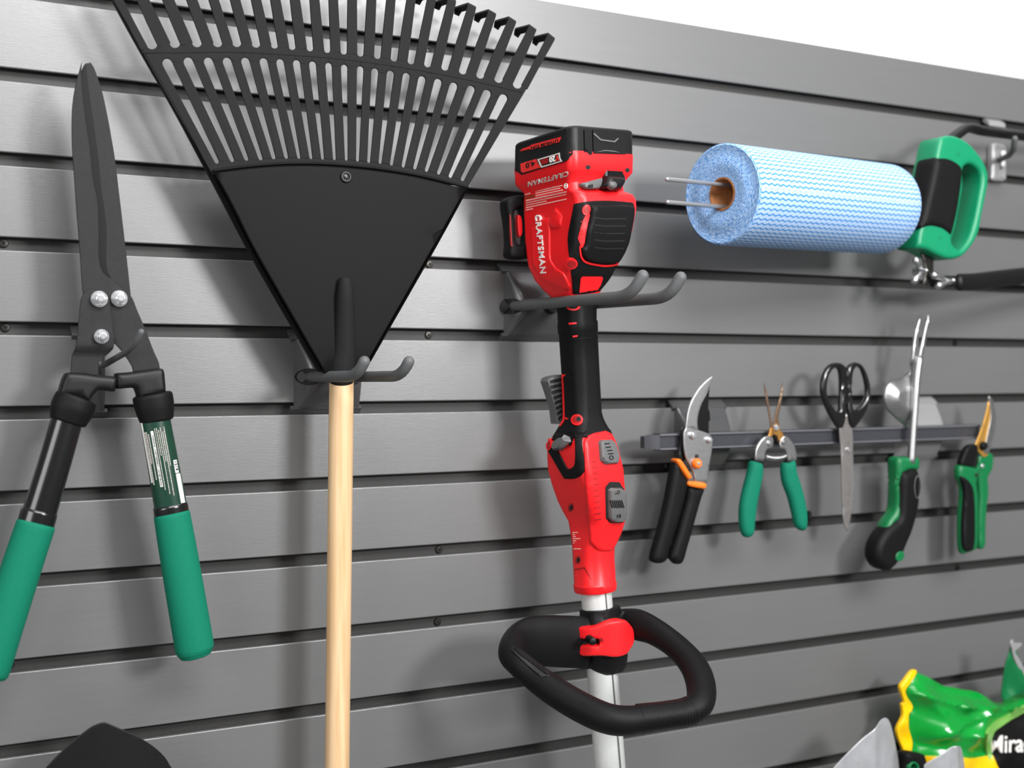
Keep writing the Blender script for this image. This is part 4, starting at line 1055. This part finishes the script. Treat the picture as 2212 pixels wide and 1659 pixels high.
# ================================================================== MAGNETIC TOOL RAIL
rl = thing('tool_rail', W(1750, 950, 0.03), 'dark grey horizontal magnetic rail holding five hand tools', 'rail')
ry = 0.046
A1, B1 = W(1426, 955, ry), W(2118, 930, ry)
zt_ = (W(1467, 937.7, ry).z + W(2121, 916.8, ry).z) / 2; zb_ = (W(1467, 970, ry).z + W(2121, 945.7, ry).z) / 2
zt_ = W(1467, 937.7, ry).z; zb_ = W(1467, 970.5, ry).z
hh = zt_ - zb_
y0 = -ry
prof = [(y0, zt_), (y0 + 0.0015, zt_ + 0.001), (y0 + 0.012, zt_ + 0.001), (y0 + 0.014, zt_), (y0 + 0.014, zb_), (y0 + 0.012, zb_ - 0.001), (y0 + 0.0015, zb_ - 0.001), (y0, zb_),
        (y0, zb_ + 0.0022), (y0 + 0.0016, zb_ + 0.0028), (y0 + 0.0016, zt_ - 0.0028), (y0, zt_ - 0.0022)]
extrude_x('rail_bar', prof, M['rail'], rl, A1.x, B1.x)
for z in (zt_ - 0.0003, zb_ + 0.0009):
    extrude_x('rail_edge', [(y0 - 0.0004, z - 0.0008), (y0 - 0.0004, z + 0.0008), (y0 + 0.001, z + 0.001), (y0 + 0.001, z - 0.001)], M['railedge'], rl, A1.x, B1.x)
# tapered end cap
cap = []
for x, yo, zo in ((A1.x, 0, 0), (A1.x - 0.004, 0.0003, 0.0003), (W(1394, 952, ry - .004).x, 0.006, 0.002)):
    cap.append([Vector((x, y0 + yo, zt_ - zo)), Vector((x, y0 + 0.014, zt_ - zo)), Vector((x, y0 + 0.014, zb_ + zo)), Vector((x, y0 + yo, zb_ + zo))])
loft('end_cap', cap, M['rail'], rl)
for (ul, ur) in ((1456, 1562), (1932, 2018)):
    bracket(rl, W(ul, 930, 0).x, W(ur, 930, 0).x, TZ(5) - GH + .001, TZ(6) - GH * 0.6, 0.018, M['bracket'] if ul < 1500 else M['palegrey'], inset=0.5)  # brighter light on the right bracket is put into its paler grey
    xm = (W(ul, 930, 0).x + W(ur, 930, 0).x) / 2
    extrude_x('standoff', [(-0.02, zt_ - 0.003), (-ry + 0.012, zt_ - 0.003), (-ry + 0.012, zb_ + 0.003), (-0.02, zb_ + 0.003)], M['bracket'], rl, xm - 0.02, xm + 0.02)

TD = ry + 0.006
def bolt(parent, name, px, d, rpx, m, h=0.002):
    p = W(px[0], px[1], d); r = PXM(rpx, px[0], d)
    return lathe(name, p, (0, -1, 0), [(-0.001, r), (h * .5, r), (h, r * .75), (h * 1.1, r * .4)], m, parent, 18)
# --- bypass pruner with black handles and orange collars
p1 = thing('bypass_pruner', W(1480, 1210, TD), 'steel bypass pruner with long black handles and orange collars', 'pruner')
plate('blade', [c13((556,120),(538,118),(470,180),(420,250),(380,330),(360,420),(350,515,1),(446,525,1),(440,450),(450,380),(475,300),(510,230),(538,168))], TD + 0.004, 0.003, M['steel'], p1, R=0.001)
plate('counter_blade', [c13((530,172),(505,235),(470,300),(445,380),(438,450),(440,540,1),(524,545,1),(526,450,1),(537,442,1),(532,380,1),(520,350,1),(526,260))], TD, 0.003, M['gloss'], p1, R=0.0008)
plate('body_plate', [c13((350,503),(440,513),(520,540),(548,575),(550,650),(530,770),(508,925,1),(428,920,1),(400,810),(352,720),(336,600))], TD + 0.006, 0.003, M['steel'], p1, R=0.001)
plate('rear_plate', [c13((320,490,1),(350,500,1),(350,740,1),(310,760,1),(300,700,1))], TD, 0.003, M['black'], p1, R=0.0008, smooth=False)
bolt(p1, 'bolt', c13((403, 555))[0], TD + 0.0075, 7.5, M['chrome'], 0.003); bolt(p1, 'bolt', c13((525, 588))[0], TD + 0.0075, 6.5, M['chrome'], 0.003)
bolt(p1, 'lock_knob', c13((432, 764))[0], TD + 0.0075, 11, M['orange'], 0.004); bolt(p1, 'knob_screw', c13((447, 765))[0], TD + 0.0118, 4, M['chrome'], 0.0015)
plate('slot_hole', [[(1502, 982, 1), (1509, 982, 1), (1509, 989, 1), (1501, 989, 1)]], TD + 0.0064, 0.0004, M['deep'], p1, R=0.0001, smooth=False)
plate('handle', [c13((283,750),(258,860),(235,980),(205,1120),(160,1300),(115,1470),(135,1510),(190,1513),(232,1478),(255,1380),(305,1240),(345,1100),(378,960),(388,890),(345,840),(315,770))], TD + 0.007, 0.016, M['rubber'], p1, R=0.007, step=0.006)
plate('handle', [c13((388,945),(375,1030),(345,1140),(300,1300),(250,1460),(262,1492),(292,1520),(345,1505),(380,1390),(410,1290),(445,1160),(485,1020),(505,955),(440,945))], TD + 0.008, 0.014, M['rubber'], p1, R=0.0065, step=0.006)
plate('orange_collar', [c13((285,742),(305,730),(325,740),(360,790),(398,852),(404,872),(380,884),(360,860),(315,795))], TD + 0.009, 0.014, M['orange'], p1, R=0.003)
plate('orange_collar', [c13((374,905),(400,898),(505,912),(508,945),(490,955),(385,935))], TD + 0.0098, 0.014, M['orange'], p1, R=0.003)
# --- thinning snips
p2 = thing('thinning_snips', W(1680, 1150, TD), 'needle-nose snips with bright green grips and a coil spring', 'snips')
plate('blade', [c13((936,165,1),(955,225),(975,330),(990,430),(1010,500),(1005,540),(965,575,1),(960,560,1),(985,500),(972,400),(952,290))], TD + 0.002, 0.002, M['bronzeblade'], p2, R=0.0006)
plate('blade', [c13((1078,160,1),(1076,230),(1062,330),(1045,430),(1060,520),(1090,560,1),(1050,620,1),(1020,540),(1005,500),(1020,400),(1050,290))], TD + 0.0035, 0.002, M['bronzeblade'], p2, R=0.0006)
plate('pivot_plate', [c13((1000,500),(1025,465),(1050,480),(1060,520),(1085,555),(1050,600),(1035,560),(1010,545))], TD + 0.005, 0.003, M['brass'], p2, R=0.001)
plate('pivot_plate', [c13((985,495),(1010,520),(1000,560),(965,570),(955,590),(975,540))], TD + 0.004, 0.003, M['brass'], p2, R=0.001)
bolt(p2, 'pivot_bolt', c13((1022, 497))[0], TD + 0.0055, 7, M['chrome'], 0.003)
plate('shoulder', [c13((952,560),(1004,572),(1002,640),(960,660),(945,700),(938,750,1),(872,745,1),(874,670),(900,610))], TD + 0.006, 0.004, M['steel'], p2, R=0.0015)
plate('shoulder', [c13((1060,590),(1095,556),(1140,590),(1168,640),(1182,700),(1178,750,1),(1118,752,1),(1112,700),(1095,660),(1058,645))], TD + 0.006, 0.004, M['steel'], p2, R=0.0015)
bolt(p2, 'rivet', c13((975, 614))[0], TD + 0.0065, 6, M['steel'], 0.002); bolt(p2, 'rivet', c13((1080, 602))[0], TD + 0.0065, 6, M['steel'], 0.002)
plate('sleeve_rim', [c13((866,725,1),(940,735,1),(942,770,1),(862,760,1))], TD + 0.007, 0.009, M['black'], p2, R=0.002, smooth=False)
plate('sleeve_rim', [c13((1112,740,1),(1185,722,1),(1190,755,1),(1104,775,1))], TD + 0.007, 0.009, M['black'], p2, R=0.002, smooth=False)
plate('grip', [c13((862,752),(900,752),(942,772),(945,850),(925,960),(905,1060),(888,1190),(880,1280),(852,1318),(812,1312),(788,1240),(785,1110),(800,1010),(822,920),(845,830))], TD + 0.009, 0.015, M['foam'], p2, R=0.007, step=0.005)
plate('grip', [c13((1100,775),(1140,755),(1185,745),(1200,830),(1232,930),(1260,1040),(1277,1150),(1272,1250),(1240,1270),(1200,1235),(1180,1150),(1150,1030),(1105,900))], TD + 0.009, 0.015, M['foam'], p2, R=0.007, step=0.005)
plate('lock_clip', [c13((1272,1125),(1290,1125),(1292,1175),(1274,1185))], TD + 0.004, 0.006, M['black'], p2, R=0.001)
coil = []
ca, cb_ = W(*c13((944, 715))[0], TD + 0.001), W(*c13((1116, 700))[0], TD + 0.001)
for i in range(15 * 12 + 1):
    s = i / (15 * 12); p = ca.lerp(cb_, s); p.z -= 0.003 * math.sin(math.pi * s); a = 2 * math.pi * 15 * s
    coil.append((p + Vector((0, math.cos(a) * 0.0028, math.sin(a) * 0.0028)), 0.0005))
tube('coil_spring', coil, M['steel'], p2, 6)
# --- scissors, handles up
p3 = thing('scissors', W(1830, 1140, TD), 'scissors with black loop handles hung blades down', 'scissors')
plate('finger_loop', [c14((48,520),(52,430),(85,365),(130,342),(175,350),(200,395),(196,560),(190,690),(158,742),(105,665),(68,590)), c14((80,500),(92,420),(130,372),(158,410),(158,590),(145,635),(115,600),(90,560))], TD + 0.006, 0.008, M['gloss'], p3, R=0.0038, step=0.006)
plate('finger_loop', [c14((198,395),(238,342),(290,355),(328,430),(342,520),(322,620),(270,705),(238,732),(212,690),(205,590)), c14((233,430),(253,370),(285,380),(310,460),(314,540),(290,590),(255,622),(236,600))], TD + 0.007, 0.008, M['gloss'], p3, R=0.0038, step=0.006)
plate('blade', [c14((185,650),(215,690),(228,760),(230,900),(236,1080),(222,1220),(200,1350,1),(185,1250),(182,1000),(178,800))], TD + 0.003, 0.002, M['scissorsteel'], p3, R=0.0006)
plate('blade', [c14((150,735),(185,690),(205,740),(210,900),(212,1100),(205,1300),(192,1345,1),(172,1280),(164,1100),(160,900))], TD + 0.0052, 0.002, M['scissorsteel'], p3, R=0.0006)
bolt(p3, 'pivot_screw', c14((197, 860))[0], TD + 0.0055, 4.5, M['chrome'], 0.002)
# --- weeding tool
p4 = thing('weeding_fork', W(1930, 1230, TD), 'forked steel weeding tool with curved green and black handle', 'weeder')
plate('fork_prong', [c14((585,335,1),(592,250),(605,160),(632,58,1),(642,62,1),(628,160),(620,250),(622,335,1))], TD + 0.010, 0.004, M['steel'], p4, R=0.0015)
plate('fork_prong', [c14((618,335,1),(640,240),(658,150),(682,58,1),(692,66,1),(675,170),(660,250),(645,345,1))], TD + 0.010, 0.004, M['steel'], p4, R=0.0015)
path = spline([tuple(W(*c14((x, y))[0], TD + 0.009)) + (PXM(r / 2.765, 1980, TD), PXM(r / 2.765, 1980, TD)) for x, y, r in ((620, 325, 26), (606, 450, 24), (594, 650, 22), (582, 820, 22), (576, 925, 24))], 4)
tube('shaft', path, M['steel'], p4, 16, up=Vector((0, 1, 0)))
def scoop(x, z, dd): return 0.010 * min(1, dd / 0.014) ** 0.7
plate('fulcrum', [c14((578,395),(520,432),(450,455),(420,500),(415,560),(432,615),(480,665),(530,710),(560,730),(590,600),(600,450))], TD - 0.004, 0.003, M['steel'], p4, R=0.001, step=0.003, dfun=scoop)
plate('fulcrum_stem', [c14((572,330),(592,335),(590,430),(560,440),(570,400))], TD - 0.001, 0.003, M['steel'], p4, R=0.001)
plate('green_collar', [c14((505,915),(560,906),(630,912),(636,955),(625,985),(560,990),(520,1050),(520,1180),(522,1270),(480,1310),(440,1352),(428,1350),(450,1290),(490,1230),(500,1150),(500,1000))], TD + 0.012, 0.022, M['greenfelco'], p4, R=0.006, step=0.004)
plate('rubber_grip', [c14((530,1000),(560,985),(628,978),(640,1080),(638,1190),(605,1330),(565,1430),(520,1530),(465,1585),(410,1572),(378,1512),(385,1430),(430,1350),(480,1300),(515,1265),(525,1150))], TD + 0.016, 0.028, M['rubber'], p4, R=0.009, step=0.005)
plate('badge', [ell(*c14((617, 1085))[0], 7.5, 25, 24), ell(*c14((617, 1085))[0], 6.3, 23, 24)], TD + 0.0166, 0.004, M['grey'], p4, R=0.0003, smooth=False)
plate('end_stud', [ell(*c14((512, 1498))[0], 9, 12, 20, 0.5)], TD + 0.0168, 0.012, M['greenfelco'], p4, R=0.0015, smooth=False)
# --- small pruner with gold blade
p5 = thing('gold_blade_pruner', W(2110, 1190, TD), 'small green and black pruner with gold-coloured blade', 'pruner')
plate('blade', [c14((1040,540,1),(1062,560),(1082,640),(1080,720),(1058,820),(1040,885,1),(1010,880,1),(1030,780),(1050,680),(1048,600))], TD + 0.006, 0.002, M['steel'], p5, R=0.0006)
plate('gold_blade', [c14((1042,560,1),(1050,640),(1052,720),(1035,820),(1038,885),(1012,905),(990,885),(955,842,1),(985,770),(1012,690),(1030,620))], TD + 0.0045, 0.002, M['gold'], p5, R=0.0006)
plate('green_handle', [c14((985,900),(1060,882),(1074,920),(1066,980),(1042,1030),(1046,1110),(1034,1210),(1028,1330),(1024,1438),(990,1446),(985,1300),(992,1150),(985,1030))], TD + 0.003, 0.012, M['greenfelco'], p5, R=0.004, step=0.004)
plate('green_handle', [c14((878,955),(960,962),(1000,950),(990,1010),(975,1060),(985,1150),(984,1300),(980,1440),(968,1462),(920,1480),(890,1470),(884,1300),(895,1100),(870,1030))], TD + 0.008, 0.013, M['greenfelco'], p5, R=0.005, step=0.004)
plate('rubber_pad', [c14((880,1022),(930,1050),(958,1120),(965,1300),(960,1440),(930,1470),(898,1452),(893,1300),(903,1110))], TD + 0.0105, 0.008, M['rubber'], p5, R=0.0035, step=0.004)
plate('lock_catch', [c14((922,842),(975,832),(978,890),(960,962),(880,955),(892,900))], TD + 0.008, 0.010, M['rubber'], p5, R=0.003)
bolt(p5, 'pivot_bolt', c14((1006, 838))[0], TD + 0.0065, 9.5, M['black'], 0.004); bolt(p5, 'rivet', c14((1000, 958))[0], TD + 0.0084, 4.5, M['chrome'], 0.0015)
bolt(p5, 'rivet', c14((965, 1012))[0], TD + 0.0082, 4, M['deep'], 0.001)
c0 = []
sa, sb = W(*c14((968, 900))[0], TD + 0.006), W(*c14((950, 965))[0], TD + 0.006)
for i in range(6 * 10 + 1):
    s = i / 60; a = 2 * math.pi * 6 * s; c0.append((sa.lerp(sb, s) + Vector((math.cos(a) * 0.004, math.sin(a) * 0.003, 0)), 0.0007))
tube('coil_spring', c0, M['black'], p5, 6)

# ================================================================== BAG AND TROWELS (lower right)
bgd = 0.06
def to15(x, z, d):
    """the plane point as seen in the lower right of the photograph's grid: only used to lay out the folds"""
    y = DW - d; t = x * ST + y * CT; r = x * CT - y * ST
    return ((1106 + FP * r / t) - 1780) * 5.12, ((HZ - FP * z / t) - 1360) * 5.12
FOLD = [((905, 670), (1450, 815), 45, .012), ((1450, 815), (2000, 830), 45, .014), ((1210, 1100), (1680, 880), 40, .008), ((1680, 880), (1540, 1120), 40, .007), ((1540, 1120), (1150, 1150), 50, .006),
        ((1060, 760), (1200, 900), 45, .006), ((2000, 830), (2400, 650), 60, .012), ((1000, 1250), (1700, 1330), 60, -.006), ((1250, 640), (1700, 760), 50, -.006)]
def wrinkle(x, z, dd):
    e = min(1, dd / 0.05); px, py = to15(x, z, bgd); h = 0.022 * e
    for (a, b, w, k) in FOLD:
        vx, vy = b[0] - a[0], b[1] - a[1]; t = max(0, min(1, ((px - a[0]) * vx + (py - a[1]) * vy) / (vx * vx + vy * vy)))
        ds = math.hypot(px - a[0] - t * vx, py - a[1] - t * vy); h += k * math.exp(-ds / w * 0.9) * min(1, dd / 0.006)
    return h + 0.003 * e * math.sin(60 * x + 40 * z) + 0.0025 * e * math.sin(95 * z - 70 * x + 1.0)
bag = thing('soil_bag', W(2150, 2100, bgd), 'green and yellow plastic garden soil bag with crumpled top', 'bag')
green = c15((1040,478,1),(1180,540),(1320,622),(1430,640),(1530,665),(1650,680),(1740,712),(1880,795),(1985,815,1),(2100,720),(2212,640),(2600,500),(3000,480,1),(3000,2600,1),(980,2600,1),(930,1400,1),(985,1290),(940,1100),(950,950),(980,870),(920,760),(905,670,1),(960,570))
bgm = plate('bag_front', [green], bgd, 0.003, M['baggreen'], bag, R=0.001, step=0.0035, dfun=wrinkle, sharp=80)
bvg = bvh_of(bgm)
yel = c15((985,455),(1038,468),(960,590),(908,668),(925,745),(985,840),(975,900),(940,950),(945,1090),(985,1250),(960,1370),(912,1408),(870,1300),(815,1120),(880,960),(872,830),(900,800),(850,650),(900,560))
plate('bag_side', [yel], bgd + 0.002, 0.006, M['bagyellow'], bag, R=0.0015, step=0.006, dfun=lambda x, z, dd: 0.003 * math.sin(140 * z) * min(1, dd / .004))
D('yellow_band', [c15((1000,1400,1),(1135,1395,1),(1300,1402,1),(1600,1425,1),(1860,1392,1),(1900,1500,1),(1960,1600,1),(2000,2400,1),(990,2400,1))], bvg, M['bagyellow'], bag, smooth=False, off=0.003, step=5, zdef=1.5)
D('lime_edge', [c15((1800,1420),(1785,1150),(1900,1000),(2050,930),(2212,830),(2500,760),(2500,900),(2212,905),(1960,1060),(1850,1160),(1830,1250),(1850,1400))], bvg, M['baglime'], bag, off=0.0034, step=5, zdef=1.5)
em = D('black_emblem', [c15((1845,1160),(1960,1060),(2212,905),(2500,860),(2800,1000),(2900,1400),(2700,1800),(2300,1850),(2010,1680),(1905,1500),(1870,1390))], bvg, M['bagblack'], bag, off=0.0042, step=5, zdef=1.5)
bve = bvh_multi([bgm, em])
write('emblem_lettering', 'Miracle', c15((1832, 1366))[0], (116, -5), (0, -37), bve, M['inkwhite'], bag, off=0.002, bold=0.004)
D('leaf_mark', [c15((1955,1185,1),(1965,1130,1),(1990,1112,1),(1985,1140,1),(2025,1135,1),(2005,1185,1))], bvg, M['green'], bag, smooth=False, off=0.0018, step=6, zdef=1.5)
plate('bag_corner', [c15((2080,150),(2130,240),(2200,420),(2300,640),(2400,760,1),(2160,720),(1990,800,1),(1975,720),(1985,600),(2020,380),(2060,250))], bgd + 0.022, 0.003, M['greenfelco'], bag, R=0.001, step=0.006, dfun=lambda x, z, dd: 0.006 * math.sin(120 * x + 30 * z) * min(1, dd / .01))
plate('bag_seam', [c15((2065,165),(2085,110),(2120,150),(2190,150),(2180,190),(2120,240),(2150,300),(2220,420),(2300,560,1),(2290,600,1),(2190,480),(2110,330),(2085,220))], bgd + 0.026, 0.003, M['palegrey'], bag, R=0.001, step=0.005)

def trowel(name, label, pxs, d, stem, group=None):
    t = thing(name, W(stem[0], 1900, d), label, 'trowel', group)
    c = W(stem[0], 1640, d); hw = PXM(stem[1], stem[0], d)
    plate('trowel_blade', [pxs], d, 0.0016, M['trowel'], t, R=0.0006, step=0.004, dfun=lambda x, z, dd: -0.010 * ((x - c.x) / hw) ** 2 + 0.004 * math.exp(-((x - c.x) / hw * 5) ** 2))
    tube('trowel_neck', [(W(stem[0], 1880, d - 0.003), 0.006), (W(stem[0] + 4, 1990, d - 0.003), 0.006)], M['trowel'], t, 12, up=Vector((0, 1, 0)))
    return t
trowel('garden_trowel', 'large steel trowel standing tip up left of the green bag', c15((690,985),(630,1010),(520,1110),(400,1250),(300,1380),(205,1530),(120,1720),(100,2000),(160,2400),(350,2700),(560,2780),(800,2700),(960,2400),(1000,2000),(960,1700),(925,1500),(890,1380),(830,1200),(780,1070),(735,1000)), 0.11, (1885, 85))
trowel('garden_trowel', 'small pale steel trowel tip in front of the green bag', c15((1470,1285),(1420,1290),(1340,1380),(1270,1460),(1215,1540),(1150,1700),(1140,2000),(1200,2300),(1400,2500),(1600,2300),(1680,2000),(1660,1750),(1610,1550),(1580,1440),(1540,1330),(1510,1295)), 0.12, (2063, 52))
cu = thing('hand_cultivator', W(1982, 1760, 0.1), 'black and green tool grip end between the two trowels', 'garden tool')
plate('grip_end', [c15((925,1420),(950,1375),(1000,1366),(1100,1385),(1135,1400),(1160,1500),(1190,1700),(1220,2100,1),(980,2100,1),(940,1700)), ell(*c15((1000, 1530))[0], 7, 9, 20)], 0.105, 0.018, M['rubber'], cu, R=0.005, step=0.005)
plate('hang_ring', [ell(*c15((1000, 1530))[0], 11, 13, 24), ell(*c15((1000, 1530))[0], 7, 9, 24)], 0.1065, 0.012, M['greenfelco'], cu, R=0.001, smooth=False)
